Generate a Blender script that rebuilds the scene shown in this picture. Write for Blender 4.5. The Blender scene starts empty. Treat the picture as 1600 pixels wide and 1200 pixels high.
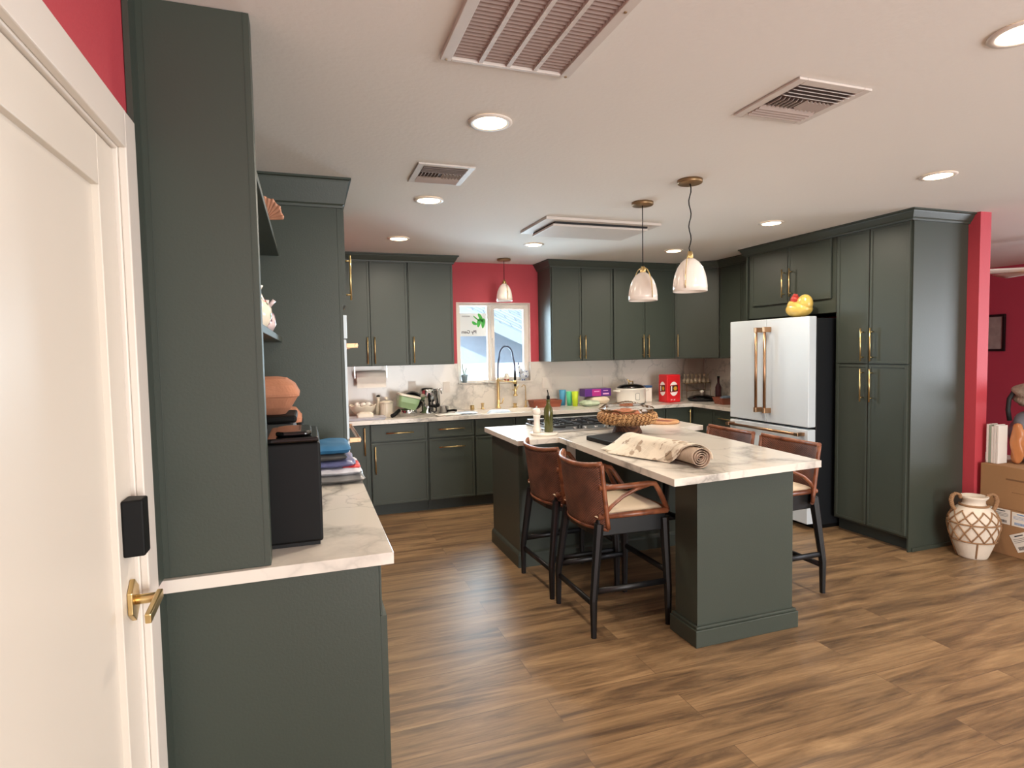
import bpy, bmesh, math, random
from mathutils import Vector, Matrix
random.seed(7)
S = bpy.context.scene
C = S.collection
PI = math.pi

# ---------------------------------------------------------------- mesh builder
class MB:
    def __init__(s): s.v = []; s.f = []; s.sm = []
    def add(s, vs, fs, smooth=False):
        b = len(s.v); s.v += [tuple(v) for v in vs]
        for f in fs: s.f.append([i + b for i in f]); s.sm.append(smooth)
        return s
    def box(s, x0, x1, y0, y1, z0, z1):
        vs = [(x0,y0,z0),(x1,y0,z0),(x1,y1,z0),(x0,y1,z0),(x0,y0,z1),(x1,y0,z1),(x1,y1,z1),(x0,y1,z1)]
        return s.add(vs, [(0,3,2,1),(4,5,6,7),(0,1,5,4),(1,2,6,5),(2,3,7,6),(3,0,4,7)])
    def obox(s, c, size, rz=0, rx=0, ry=0):
        M = Matrix.Translation(c) @ Matrix.Rotation(rz,4,'Z') @ Matrix.Rotation(ry,4,'Y') @ Matrix.Rotation(rx,4,'X')
        a,b,d = size[0]/2,size[1]/2,size[2]/2
        vs = [M @ Vector(p) for p in [(-a,-b,-d),(a,-b,-d),(a,b,-d),(-a,b,-d),(-a,-b,d),(a,-b,d),(a,b,d),(-a,b,d)]]
        return s.add(vs, [(0,3,2,1),(4,5,6,7),(0,1,5,4),(1,2,6,5),(2,3,7,6),(3,0,4,7)])
    def prism(s, poly, z0, z1):
        n = len(poly)
        vs = [(x,y,z0) for x,y in poly] + [(x,y,z1) for x,y in poly]
        fs = [tuple(range(n))[::-1], tuple(range(n,2*n))] + [(i,(i+1)%n,n+(i+1)%n,n+i) for i in range(n)]
        return s.add(vs, fs)
    def lathe(s, prof, c=(0,0,0), n=28, smooth=True, cap0=True, cap1=True, sx=1, sy=1, M=None):
        vs = []
        for r,z in prof:
            for k in range(n):
                a = 2*PI*k/n; p = Vector((r*math.cos(a)*sx, r*math.sin(a)*sy, z))
                if M: p = M @ p
                vs.append((p.x+c[0], p.y+c[1], p.z+c[2]))
        m = len(prof); fs = []
        for i in range(m-1):
            for k in range(n):
                fs.append((i*n+k, i*n+(k+1)%n, (i+1)*n+(k+1)%n, (i+1)*n+k))
        s.add(vs, fs, smooth)
        b = len(s.v)-m*n
        if cap0 and prof[0][0] > 1e-5: s.f.append([b+k for k in range(n)][::-1]); s.sm.append(False)
        if cap1 and prof[-1][0] > 1e-5: s.f.append([b+(m-1)*n+k for k in range(n)]); s.sm.append(False)
        return s
    def tube(s, pts, r, n=10, rs=None, smooth=True, flat=1.0):
        pts = [Vector(p) for p in pts]; m = len(pts)
        if rs is None: rs = [r]*m
        t0 = (pts[1]-pts[0]).normalized()
        up = Vector((0,0,1)) if abs(t0.z) < .9 else Vector((1,0,0))
        u = t0.cross(up).normalized(); vs = []
        for i,p in enumerate(pts):
            t = (pts[min(i+1,m-1)]-pts[max(i-1,0)]).normalized()
            u = (u - t*u.dot(t)).normalized(); w = t.cross(u)
            for k in range(n):
                a = 2*PI*k/n
                vs.append(p + u*math.cos(a)*rs[i] + w*math.sin(a)*rs[i]*flat)
        fs = [(i*n+k, i*n+(k+1)%n, (i+1)*n+(k+1)%n, (i+1)*n+k) for i in range(m-1) for k in range(n)]
        s.add(vs, fs, smooth); b = len(s.v)-m*n
        s.f.append([b+k for k in range(n)][::-1]); s.sm.append(False)
        s.f.append([b+(m-1)*n+k for k in range(n)]); s.sm.append(False)
        return s
    def ell(s, c, r, n=20, m=12, M=None):
        prof = [(max(math.sin(PI*i/m),1e-4), -math.cos(PI*i/m)) for i in range(m+1)]
        vs = []
        for q,z in prof:
            for k in range(n):
                a = 2*PI*k/n; p = Vector((q*math.cos(a)*r[0], q*math.sin(a)*r[1], z*r[2]))
                if M: p = M @ p
                vs.append((p.x+c[0],p.y+c[1],p.z+c[2]))
        fs = [(i*n+k, i*n+(k+1)%n, (i+1)*n+(k+1)%n, (i+1)*n+k) for i in range(m) for k in range(n)]
        return s.add(vs, fs, True)
    def sweep(s, path, prof, closed=False):
        """profile (out, z) swept along an xy path; 'out' is to the right-hand side of travel, mitred."""
        n = len(path); m = len(prof); vs = []
        for i,(x,y) in enumerate(path):
            p = Vector((x,y))
            ds = []
            if i > 0: ds.append((p-Vector(path[i-1])).normalized())
            if i < n-1: ds.append((Vector(path[i+1])-p).normalized())
            ns = [Vector((d.y,-d.x)) for d in ds]
            if len(ns) == 2:
                b = (ns[0]+ns[1]); b = b/ max(b.dot(ns[0]),.2) 
            else: b = ns[0]
            for o,z in prof: vs.append((x+b.x*o, y+b.y*o, z))
        fs = [(i*m+j, (i+1)*m+j, (i+1)*m+(j+1)%m, i*m+(j+1)%m) for i in range(n-1) for j in range(m)]
        fs += [tuple(range(m)), tuple(range((n-1)*m, n*m))[::-1]]
        return s.add(vs, fs)
    def grid(s, nx, ny, fn, smooth=True):
        vs = [fn(i/nx, j/ny) for j in range(ny+1) for i in range(nx+1)]
        fs = [(j*(nx+1)+i, j*(nx+1)+i+1, (j+1)*(nx+1)+i+1, (j+1)*(nx+1)+i) for j in range(ny) for i in range(nx)]
        return s.add(vs, fs, smooth)

def obj(name, mb, mat, parent=None, off=None, bevel=0, seg=2, solid=0, fix=True, subsurf=0):
    me = bpy.data.meshes.new(name)
    vs = mb.v
    if off: vs = [(a-off[0], b-off[1], c-off[2]) for a,b,c in vs]
    me.from_pydata(vs, [], mb.f)
    me.polygons.foreach_set('use_smooth', mb.sm)
    if fix:
        bm = bmesh.new(); bm.from_mesh(me)
        bmesh.ops.recalc_face_normals(bm, faces=bm.faces); bm.to_mesh(me); bm.free()
    me.materials.append(mat); me.update()
    o = bpy.data.objects.new(name, me); C.objects.link(o)
    if parent: o.parent = parent
    if solid:
        m = o.modifiers.new('s','SOLIDIFY'); m.thickness = solid; m.offset = 0
    if bevel:
        m = o.modifiers.new('b','BEVEL'); m.width = bevel; m.segments = seg; m.limit_method = 'ANGLE'; m.angle_limit = math.radians(50)
    if subsurf:
        m = o.modifiers.new('ss','SUBSURF'); m.levels = subsurf; m.render_levels = subsurf
    return o
def tag(o, label, cat, group=None, kind=None):
    if label: o['label'] = label
    if cat: o['category'] = cat
    if group: o['group'] = group
    if kind: o['kind'] = kind
    return o
def thing(name, label, cat, loc=(0,0,0), rz=0, group=None):
    o = bpy.data.objects.new(name, None); C.objects.link(o)
    o.empty_display_size = .1
    o.location = loc; o.rotation_euler = (0,0,rz)
    return tag(o, label, cat, group)
def struct(name, mb, mat, label=None, cat=None, **k):
    o = obj(name, mb, mat, **k); o['kind'] = 'structure'
    if label: o['label'] = label
    if cat: o['category'] = cat
    return o
def dup(root, loc, rz, label, group=None):
    def cp(o, par):
        c = o.copy(); C.objects.link(c); c.parent = par
        for ch in [q for q in kids.get(o.name, [])]: cp(ch, c)
        return c
    kids = {}
    for q in list(C.objects):
        if q.parent: kids.setdefault(q.parent.name, []).append(q)
    r = cp(root, None); r.location = loc; r.rotation_euler = (0,0,rz); r['label'] = label
    if group: r['group'] = group
    return r

# ---------------------------------------------------------------- materials
def newmat(name):
    m = bpy.data.materials.new(name); m.use_nodes = True
    nt = m.node_tree; b = nt.nodes['Principled BSDF']
    return m, nt, b
def N(nt, t, **k):
    n = nt.nodes.new(t)
    for a,v in k.items():
        if a in n.inputs.keys(): n.inputs[a].default_value = v
        else: setattr(n, a, v)
    return n
def rgb(h):
    def l(c): c/=255; return c/12.92 if c <= .04045 else ((c+.055)/1.055)**2.4
    return (l(h[0]), l(h[1]), l(h[2]), 1)
def flat(name, col, rough=.5, metal=0, var=.04, scale=8, bump=0, bscale=60, spec=.5, coat=0, trans=0, ior=1.45, emis=None, es=0, alpha=1, sub=0, sheen=0):
    m, nt, b = newmat(name)
    c = rgb(col)
    tc = N(nt,'ShaderNodeTexCoord')
    if var:
        no = N(nt,'ShaderNodeTexNoise', Scale=scale, Detail=4.0); nt.links.new(tc.outputs['Object'], no.inputs['Vector'])
        r = N(nt,'ShaderNodeMix', data_type='RGBA')
        r.inputs[6].default_value = tuple(max(0,x*(1-var)) for x in c[:3])+(1,)
        r.inputs[7].default_value = tuple(min(1,x*(1+var)) for x in c[:3])+(1,)
        nt.links.new(no.outputs['Fac'], r.inputs[0]); nt.links.new(r.outputs[2], b.inputs['Base Color'])
    else: b.inputs['Base Color'].default_value = c
    b.inputs['Roughness'].default_value = rough; b.inputs['Metallic'].default_value = metal
    b.inputs['Specular IOR Level'].default_value = spec; b.inputs['Coat Weight'].default_value = coat
    b.inputs['Transmission Weight'].default_value = trans; b.inputs['IOR'].default_value = ior
    b.inputs['Alpha'].default_value = alpha; b.inputs['Sheen Weight'].default_value = sheen
    if emis: b.inputs['Emission Color'].default_value = rgb(emis); b.inputs['Emission Strength'].default_value = es
    if bump:
        nb = N(nt,'ShaderNodeTexNoise', Scale=bscale, Detail=3.0); nt.links.new(tc.outputs['Object'], nb.inputs['Vector'])
        bp = N(nt,'ShaderNodeBump', Strength=bump, Distance=.01); nt.links.new(nb.outputs['Fac'], bp.inputs['Height'])
        nt.links.new(bp.outputs['Normal'], b.inputs['Normal'])
    return m
def ramp(nt, stops):
    r = nt.nodes.new('ShaderNodeValToRGB'); e = r.color_ramp.elements
    e[0].position, e[0].color = stops[0][0], stops[0][1]
    e[1].position, e[1].color = stops[-1][0], stops[-1][1]
    for p,c in stops[1:-1]:
        q = e.new(p); q.color = c
    return r

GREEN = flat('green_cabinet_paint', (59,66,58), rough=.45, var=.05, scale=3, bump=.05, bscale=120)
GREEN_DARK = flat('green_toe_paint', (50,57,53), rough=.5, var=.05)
RED = flat('red_wall_paint', (188,66,76), rough=.6, var=.04, scale=2, bump=.12, bscale=90)
REDFAR = flat('deep_red_wall_paint', (180,68,88), rough=.6, var=.04, scale=2, bump=.12, bscale=90)
CEIL = flat('ceiling_paint', (226,222,215), rough=.85, var=.02, scale=1.5, bump=.10, bscale=45)
WHITE = flat('white_trim_paint', (224,215,204), rough=.4, var=.01, scale=4)
DOORW = flat('white_door_paint', (218,209,196), rough=.42, var=.012, scale=3)
GOLD = flat('brushed_gold', (218,190,134), rough=.28, metal=1, var=.05, scale=40)
BRONZE = flat('champagne_bronze', (178,140,108), rough=.3, metal=1, var=.05, scale=40)
BRASSD = flat('aged_brass', (150,122,88), rough=.42, metal=.8, var=.12, scale=30)
CHROME = flat('polished_chrome', (205,205,205), rough=.14, metal=1, var=.02)
STEEL = flat('stainless_steel', (190,190,190), rough=.28, metal=1, var=.05, scale=50)
BLACK = flat('black_plastic', (6,6,6), rough=.55, var=.1, spec=.25)
BLACKG = flat('black_gloss', (8,8,9), rough=.2, var=.05, coat=.4)
BLACKM = flat('black_matte_iron', (22,23,25), rough=.6, var=.1, bump=.2)
BLACKW = flat('black_stained_wood', (13,13,14), rough=.45, var=.2, scale=30)
FRIDGEW = flat('matte_white_enamel', (208,219,226), rough=.38, var=.01)
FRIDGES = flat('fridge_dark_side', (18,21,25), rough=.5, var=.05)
GLOW = flat('led_lens', (255,240,220), rough=.5, var=0, emis=(255,222,180), es=14)
PAPERW = flat('white_paper', (238,232,222), rough=.8, var=.04, scale=20)
CERW = flat('white_ceramic', (238,232,220), rough=.25, var=.02, coat=.3)
CREAMF = flat('cream_linen', (226,206,176), rough=.9, var=.05, scale=60, bump=.3, bscale=300, sheen=.2)
TERRA = flat('terracotta', (172,116,88), rough=.85, var=.14, scale=10, bump=.2)
CARD = flat('corrugated_cardboard', (158,120,82), rough=.85, var=.06, scale=5, bump=.1)

def marble():
    m, nt, b = newmat('white_quartz_grey_veins')
    tc = N(nt,'ShaderNodeTexCoord')
    base = None
    mp = N(nt,'ShaderNodeMapping'); nt.links.new(tc.outputs['Object'], mp.inputs['Vector'])
    mp.inputs['Rotation'].default_value = (.5,.35,.6)
    wn = N(nt,'ShaderNodeTexNoise', Scale=1.6, Detail=6.0, Roughness=.6); nt.links.new(mp.outputs[0], wn.inputs['Vector'])
    mix = N(nt,'ShaderNodeVectorMath', operation='MULTIPLY_ADD')
    nt.links.new(wn.outputs['Color'], mix.inputs[0]); mix.inputs[1].default_value = (.75,.75,.75); nt.links.new(mp.outputs[0], mix.inputs[2])
    facs = []
    for sc,w,g in ((1.15,.020,.75),(2.7,.009,.42)):
        vo = N(nt,'ShaderNodeTexVoronoi', feature='DISTANCE_TO_EDGE', Scale=sc); nt.links.new(mix.outputs[0], vo.inputs['Vector'])
        r = ramp(nt, [(0,(g,g,g,1)),(w,(g*.55,g*.55,g*.55,1)),(w*3.5,(0,0,0,1))]); nt.links.new(vo.outputs['Distance'], r.inputs[0]); facs.append(r)
    msk = N(nt,'ShaderNodeTexNoise', Scale=1.3, Detail=2.0); nt.links.new(tc.outputs['Object'], msk.inputs['Vector'])
    mr = ramp(nt, [(.40,(0,0,0,1)),(.60,(1,1,1,1))]); nt.links.new(msk.outputs['Fac'], mr.inputs[0])
    ad = N(nt,'ShaderNodeMath', operation='MAXIMUM'); nt.links.new(facs[0].outputs[0], ad.inputs[0]); nt.links.new(facs[1].outputs[0], ad.inputs[1])
    mu = N(nt,'ShaderNodeMath', operation='MULTIPLY'); nt.links.new(ad.outputs[0], mu.inputs[0]); nt.links.new(mr.outputs[0], mu.inputs[1])
    c = N(nt,'ShaderNodeMix', data_type='RGBA'); c.inputs[6].default_value = rgb((224,217,206)); c.inputs[7].default_value = rgb((128,126,120))
    nt.links.new(mu.outputs[0], c.inputs[0]); nt.links.new(c.outputs[2], b.inputs['Base Color'])
    b.inputs['Roughness'].default_value = .16
    return m
MARBLE = marble()

def wood_floor():
    m, nt, b = newmat('oak_plank_floor')
    tc = N(nt,'ShaderNodeTexCoord')
    br = N(nt,'ShaderNodeTexBrick', offset=.37, squash=1.0)
    br.inputs['Scale'].default_value = 1.0; br.inputs['Mortar Size'].default_value = .0016; br.inputs['Mortar Smooth'].default_value = .3
    br.inputs['Brick Width'].default_value = 1.5; br.inputs['Row Height'].default_value = .18
    br.inputs['Color1'].default_value = (0,0,0,1); br.inputs['Color2'].default_value = (1,1,1,1); br.inputs['Mortar'].default_value = (.5,.5,.5,1)
    br.inputs['Bias'].default_value = 0
    nt.links.new(tc.outputs['Object'], br.inputs['Vector'])
    # per plank shift of the grain
    sh = N(nt,'ShaderNodeVectorMath', operation='MULTIPLY_ADD'); nt.links.new(br.outputs['Color'], sh.inputs[0]); sh.inputs[1].default_value = (7,3,5); nt.links.new(tc.outputs['Object'], sh.inputs[2])
    mp = N(nt,'ShaderNodeMapping'); nt.links.new(sh.outputs[0], mp.inputs['Vector']); mp.inputs['Scale'].default_value = (1.1,9,1)
    n1 = N(nt,'ShaderNodeTexNoise', Scale=1.3, Detail=7.0, Roughness=.62, Distortion=.8); nt.links.new(mp.outputs[0], n1.inputs['Vector'])
    mp2 = N(nt,'ShaderNodeMapping'); nt.links.new(sh.outputs[0], mp2.inputs['Vector']); mp2.inputs['Scale'].default_value = (2.5,55,1)
    n2 = N(nt,'ShaderNodeTexNoise', Scale=1.6, Detail=5.0, Roughness=.7); nt.links.new(mp2.outputs[0], n2.inputs['Vector'])
    r1 = ramp(nt, [(.25,rgb((84,66,52))),(.38,rgb((108,86,63))),(.52,rgb((143,115,83))),(.75,rgb((178,147,108)))]); nt.links.new(n1.outputs['Fac'], r1.inputs[0])
    r2 = ramp(nt, [(.3,(.62,.60,.58,1)),(.6,(1.0,1.0,1.0,1))]); nt.links.new(n2.outputs['Fac'], r2.inputs[0])
    mm = N(nt,'ShaderNodeMix', data_type='RGBA', blend_type='MULTIPLY'); mm.inputs[0].default_value = .8
    nt.links.new(r1.outputs[0], mm.inputs[6]); nt.links.new(r2.outputs[0], mm.inputs[7])
    # plank tone
    pt = ramp(nt, [(0,(.86,.85,.84,1)),(1,(1.06,1.05,1.03,1))]); nt.links.new(br.outputs['Color'], pt.inputs[0])
    m3 = N(nt,'ShaderNodeMix', data_type='RGBA', blend_type='MULTIPLY'); m3.inputs[0].default_value = .9
    nt.links.new(mm.outputs[2], m3.inputs[6]); nt.links.new(pt.outputs[0], m3.inputs[7])
    m4 = N(nt,'ShaderNodeMix', data_type='RGBA'); nt.links.new(br.outputs['Fac'], m4.inputs[0]); nt.links.new(m3.outputs[2], m4.inputs[6]); m4.inputs[7].default_value = rgb((98,76,58))
    nt.links.new(m4.outputs[2], b.inputs['Base Color'])
    b.inputs['Roughness'].default_value = .36
    rr = N(nt,'ShaderNodeMapRange'); rr.inputs[3].default_value = .30; rr.inputs[4].default_value = .48; nt.links.new(n2.outputs['Fac'], rr.inputs[0]); nt.links.new(rr.outputs[0], b.inputs['Roughness'])
    bp = N(nt,'ShaderNodeBump', Strength=.12, Distance=.004); nt.links.new(n2.outputs['Fac'], bp.inputs['Height']); nt.links.new(bp.outputs['Normal'], b.inputs['Normal'])
    return m
FLOOR = wood_floor()

def wood(name, c1, c2, rough=.45, sc=(2,18,18)):
    m, nt, b = newmat(name); tc = N(nt,'ShaderNodeTexCoord')
    mp = N(nt,'ShaderNodeMapping'); mp.inputs['Scale'].default_value = sc; nt.links.new(tc.outputs['Object'], mp.inputs['Vector'])
    n = N(nt,'ShaderNodeTexNoise', Scale=2.0, Detail=5.0, Distortion=.6); nt.links.new(mp.outputs[0], n.inputs['Vector'])
    r = ramp(nt, [(.3,rgb(c1)),(.7,rgb(c2))]); nt.links.new(n.outputs['Fac'], r.inputs[0]); nt.links.new(r.outputs[0], b.inputs['Base Color'])
    b.inputs['Roughness'].default_value = rough; return m
def weave(name, c1, c2, sc=110, rough=.5, strength=.8, rot=PI/4):
    m, nt, b = newmat(name); tc = N(nt,'ShaderNodeTexCoord')
    fs = []
    for ax in ('Y','Z'):
        mp = N(nt,'ShaderNodeMapping'); mp.inputs['Rotation'].default_value = (rot,0,0); nt.links.new(tc.outputs['Object'], mp.inputs['Vector'])
        w = N(nt,'ShaderNodeTexWave', wave_type='BANDS', bands_direction=ax, Scale=sc/6.28, Distortion=1.2, Detail=1.0); nt.links.new(mp.outputs[0], w.inputs['Vector']); fs.append(w)
    mx = N(nt,'ShaderNodeMath', operation='MAXIMUM'); nt.links.new(fs[0].outputs['Fac'], mx.inputs[0]); nt.links.new(fs[1].outputs['Fac'], mx.inputs[1])
    no = N(nt,'ShaderNodeTexNoise', Scale=9.0, Detail=5.0); nt.links.new(tc.outputs['Object'], no.inputs['Vector'])
    av = N(nt,'ShaderNodeMath', operation='MULTIPLY'); nt.links.new(mx.outputs[0], av.inputs[0]); nt.links.new(no.outputs['Fac'], av.inputs[1])
    r = ramp(nt, [(.12,rgb(c1)),(.62,rgb(c2))]); nt.links.new(av.outputs[0], r.inputs[0]); nt.links.new(r.outputs[0], b.inputs['Base Color'])
    bp = N(nt,'ShaderNodeBump', Strength=strength, Distance=.004); nt.links.new(mx.outputs[0], bp.inputs['Height']); nt.links.new(bp.outputs['Normal'], b.inputs['Normal'])
    b.inputs['Roughness'].default_value = rough; return m
WEAVE = weave('woven_leather_back', (34,18,14), (138,86,64), sc=210, strength=.7)
RATTAN = wood('brown_rattan', (84,44,28), (158,98,66), .35, (6,6,6))
BASKET = weave('woven_water_hyacinth', (104,68,38), (214,166,112), sc=150, rough=.8, strength=1.0)
BASKETD = weave('dark_wicker_base', (50,30,22), (120,78,54), sc=170, rough=.8, strength=1.0)
OAK = wood('light_board_wood', (176,124,82), (216,166,118))
WALNUT = wood('reddish_brown_wood', (110,52,34), (158,86,60))
def glassmat(name, col=(255,255,255), rough=.02, ior=1.45):
    m, nt, b = newmat(name)
    g = N(nt,'ShaderNodeBsdfGlossy'); g.inputs['Roughness'].default_value = rough
    t = N(nt,'ShaderNodeBsdfTransparent'); t.inputs['Color'].default_value = rgb(col)
    f = N(nt,'ShaderNodeFresnel', IOR=ior); x = N(nt,'ShaderNodeMixShader')
    nt.links.new(f.outputs[0], x.inputs[0]); nt.links.new(t.outputs[0], x.inputs[1]); nt.links.new(g.outputs[0], x.inputs[2])
    nt.links.new(x.outputs[0], nt.nodes['Material Output'].inputs['Surface']); return m
PANE = glassmat('window_glass', (246,252,255))
CLEAR = glassmat('clear_plastic', (246,247,248), .22, 1.18)

# ---------------------------------------------------------------- room dimensions
ZC = 2.485; XL = -.414; YB = 6.178; XR = 4.68; YR = 3.0; XF = 8.35
YREAR = -3.2
WX0,WX1,WZ0,WZ1 = 1.52,2.365,1.185,2.062     # kitchen window opening

struct('floor', MB().box(XL-.12, XF+.12, YREAR-.12, YB+.12, -.08, 0), FLOOR, 'warm brown wood plank floor running across the kitchen', 'floor')
struct('ceiling', MB().box(XL-.12, XF+.12, YREAR-.12, YB+.12, ZC, ZC+.1), CEIL, 'flat off-white painted ceiling over the kitchen', 'ceiling')
# left wall with door opening  (door Y .80..1.69, Z 0..2.06)
DY0,DY1,DZ = .80,1.69,2.045
struct('wall_left', MB().box(XL-.12,XL,YREAR,DY0,0,ZC).box(XL-.12,XL,DY0,DY1,DZ,ZC).box(XL-.12,XL,DY1,YB,0,ZC), RED, 'red painted wall above the white door', 'wall')
struct('wall_back', MB().box(XL-.12,WX0,YB,YB+.12,0,ZC).box(WX1,XF+.12,YB,YB+.12,0,ZC).box(WX0,WX1,YB,YB+.12,0,WZ0).box(WX0,WX1,YB,YB+.12,WZ1,ZC), RED, 'red painted wall around the kitchen window', 'wall')
struct('wall_right', MB().box(XR,XR+.115,YR,YB,0,ZC), RED, 'red painted wall end beside the tall pantry cabinet', 'wall')
struct('wall_far_right', MB().box(XF,XF+.12,YREAR,YB,0,ZC), REDFAR, 'deep red wall of the next room at the right edge', 'wall')
# unseen rear wall; its wide opening is added for the fill light
RX0,RX1,RZ1 = .9,3.6,2.1
struct('wall_rear', MB().box(XL-.12,RX0,YREAR-.12,YREAR,0,ZC).box(RX1,XF+.12,YREAR-.12,YREAR,0,ZC).box(RX0,RX1,YREAR-.12,YREAR,RZ1,ZC), CEIL, 'plain wall behind the camera with a wide opening added for fill light', 'wall')
struct('baseboard_far_right', MB().box(XF-.014,XF,YREAR,YB,0,.1), WHITE, 'white baseboard along the deep red wall', 'baseboard')

# door and casing
tr = MB()
cw = .085
def casing_profile_box(mb, y0,y1,z0,z1): mb.box(XL,XL+.018,y0,y1,z0,z1)
casing_profile_box(tr, DY1-.007,DY1+cw,0,DZ+cw); casing_profile_box(tr, DY0-cw,DY0,0,DZ+cw); casing_profile_box(tr, DY0,DY1-.007,DZ-.007,DZ+cw)
tr.box(XL-.12,XL,DY1-.012,DY1,0,DZ).box(XL-.12,XL,DY0,DY0+.012,0,DZ).box(XL-.12,XL,DY0+.012,DY1-.012,DZ-.012,DZ)
struct('trim_1', tr, WHITE, 'white casing framing the white door', 'door casing', bevel=.003)
d = MB(); xd = XL-.010; ya,yb_ = DY0+.014, DY1-.014
st = .115
d.box(xd-.032, xd-.015, ya,yb_,.01,DZ-.014)                       # recessed panel core
d.box(xd-.032, xd, ya,ya+st,.01,DZ-.014).box(xd-.032, xd, yb_-st,yb_,.01,DZ-.014)
d.box(xd-.032, xd, ya+st,yb_-st,DZ-.014-st,DZ-.014).box(xd-.032, xd, ya+st,yb_-st,.01,.24)
door = struct('door_1', d, DOORW, 'white shaker door with a black keypad lock and brass lever, standing at the left edge', 'door', bevel=.002)
k = MB()
k.prism([(xd, 1.585),(xd+.045,1.590),(xd+.045,1.640),(xd,1.650)], 1.060, 1.195)
k.box(xd+.0, xd+.035, 1.640,1.668,1.070,1.110)
obj('keypad_lock', k, BLACK, door, bevel=.004)['label'] = 'black keypad lock box'
hx = xd; hyc,hzc = 1.625,.945
k = MB(); poly=[]
for i in range(6):
    a = PI/2+i*PI/3; poly.append((hyc+.036*math.cos(a), hzc+.052*math.sin(a)))
k.add([(hx+.001,y,z) for y,z in poly]+[(hx+.012,y,z) for y,z in poly], [tuple(range(6)),tuple(range(6,12))]+[(i,(i+1)%6,6+(i+1)%6,6+i) for i in range(6)])
hp = obj('lever_handle', k, GOLD, door, bevel=.002); hp['label'] = 'brass lever on a hexagonal plate'
k = MB().tube([(hx+.01,hyc,hzc),(hx+.055,hyc,hzc)], .012, 12)
k.obox((hx+.060,hyc-.045,hzc-.004),(.014,.125,.024),0,math.radians(6))
obj('lever', k, GOLD, hp, bevel=.003)

# ---------------------------------------------------------------- cabinet pieces
def panel_door(mb, x0,x1,z0,z1, t=.02, b=.020, rec=.005):
    mb.box(x0,x1,-t+rec,0,z0,z1)
    mb.box(x0,x0+b,-t,-t+rec,z0,z1).box(x1-b,x1,-t,-t+rec,z0,z1)
    mb.box(x0+b,x1-b,-t,-t+rec,z1-b,z1).box(x0+b,x1-b,-t,-t+rec,z0,z0+b)
    return mb
def pull(parent, x, z, L=.255, vert=True, t=.02, mat=None, r=.006, so=.032, name='handle'):
    mat = mat or GOLD; y = -t-so; mb = MB(); h = L/2
    if vert:
        mb.tube([(x,y,z-h),(x,y,z+h)], r, 10)
        for q in (-1,1): mb.tube([(x,-t+.001,z+q*(h-.03)),(x,y,z+q*(h-.03))], r*.8, 8)
    else:
        mb.tube([(x-h,y,z),(x+h,y,z)], r, 10)
        for q in (-1,1): mb.tube([(x+q*(h-.03),-t+.001,z),(x+q*(h-.03),y,z)], r*.8, 8)
    return obj(name, mb, mat, parent)
def cabinet(name, label, cat, loc, w, d, h, fronts, rz=0, toe=0, group=None, frame=.0, sideparts=True):
    """fronts: list of (kind,x0,x1,z0,z1, handle) handle = (x,z,'v'|'h',len)."""
    t = thing(name, label, cat, loc, rz, group)
    b = MB().box(0,w,0,d,toe,h) if name!='sink_cabinet' else MB().box(0,w,0,d,toe,.70).box(0,w,0,.03,.70,h).box(0,.018,.03,d,.70,h).box(w-.018,w,.03,d,.70,h)
    obj('carcass', b, GREEN, t, bevel=.0015, seg=1)
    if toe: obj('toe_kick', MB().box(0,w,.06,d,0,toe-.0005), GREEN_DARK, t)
    for fr in fronts:
        kind,x0,x1,z0,z1,hd = fr
        o = obj(kind, panel_door(MB(), x0+.0015,x1-.0015,z0,z1), GREEN, t, bevel=.0012, seg=1)
        if hd: pull(o, hd[0], hd[1], hd[3] if len(hd)>3 else .255, hd[2]=='v')
    return t
UB = 1.41; UT = 2.42
def crown(name, label, path, z0=UT-.012, z1=ZC-.001, group=None, out=.055):
    prof = [(0,z0),(.012,z0),(.014,z0+.012),(.022,z0+.02),(out*.75,z1-.022),(out*.8,z1-.014),(out,z1-.010),(out,z1),(0,z1)]
    o = obj(name, MB().sweep(path, prof), GREEN); tag(o, label, 'crown molding', group); return o

# back wall uppers (front of carcass at y=5.82, doors 5.80)
YU = 5.82; DU = YB-.002-YU
zb,zt = UB-UB+.0, UT-UB
cabinet('upper_cabinet','two-door green upper cabinet above the paper towel roll','cabinet',(.21,YU,UB),.735,DU,zt+.005,
        [('door',.012,.372,.004,zt-.004,(.372-.032,.150,'v')),('door',.376,.733,.004,zt-.004,(.376+.032,.150,'v'))], group=None)
cabinet('upper_cabinet','single-door green upper cabinet just left of the window','cabinet',(.947,YU,UB),.455,DU,zt+.005,
        [('door',.008,.452,.004,zt-.004,(.046,.150,'v'))])
cabinet('upper_cabinet','two-door green upper cabinet just right of the window','cabinet',(2.46,YU,UB),.735,DU,zt+.005,
        [('door',.010,.352,.004,zt-.004,(.352-.030,.150,'v')),('door',.356,.728,.004,zt-.004,(.356+.032,.150,'v'))])
cabinet('upper_cabinet','two-door green upper cabinet above the red bin, ending at the corner cabinet','cabinet',(3.197,YU,UB),.80,DU,zt+.005,
        [('door',.010,.402,.004,zt-.004,(.402-.032,.150,'v')),('door',.406,.795,.004,zt-.004,(.406+.030,.150,'v'))])
# diagonal corner upper
XU = 4.35
t = thing('corner_upper_cabinet','angled green corner upper cabinet with one narrow door','cabinet',(4.0,YU,UB))
obj('carcass', MB().prism([(0,0),(XU-4.0,-.36),(XR-.002-4.0,-.36),(XR-.002-4.0,DU),(0,DU)],0,zt+.005), GREEN, t, bevel=.0015, seg=1)
L = math.hypot(XU-4.0,.36)
dd = obj('door', panel_door(MB(), .012,L-.012,.004,zt-.004), GREEN, t, bevel=.0012, seg=1); dd.rotation_euler.z = math.atan2(-.36, XU-4.0)
pull(dd, .05, .150)
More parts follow.
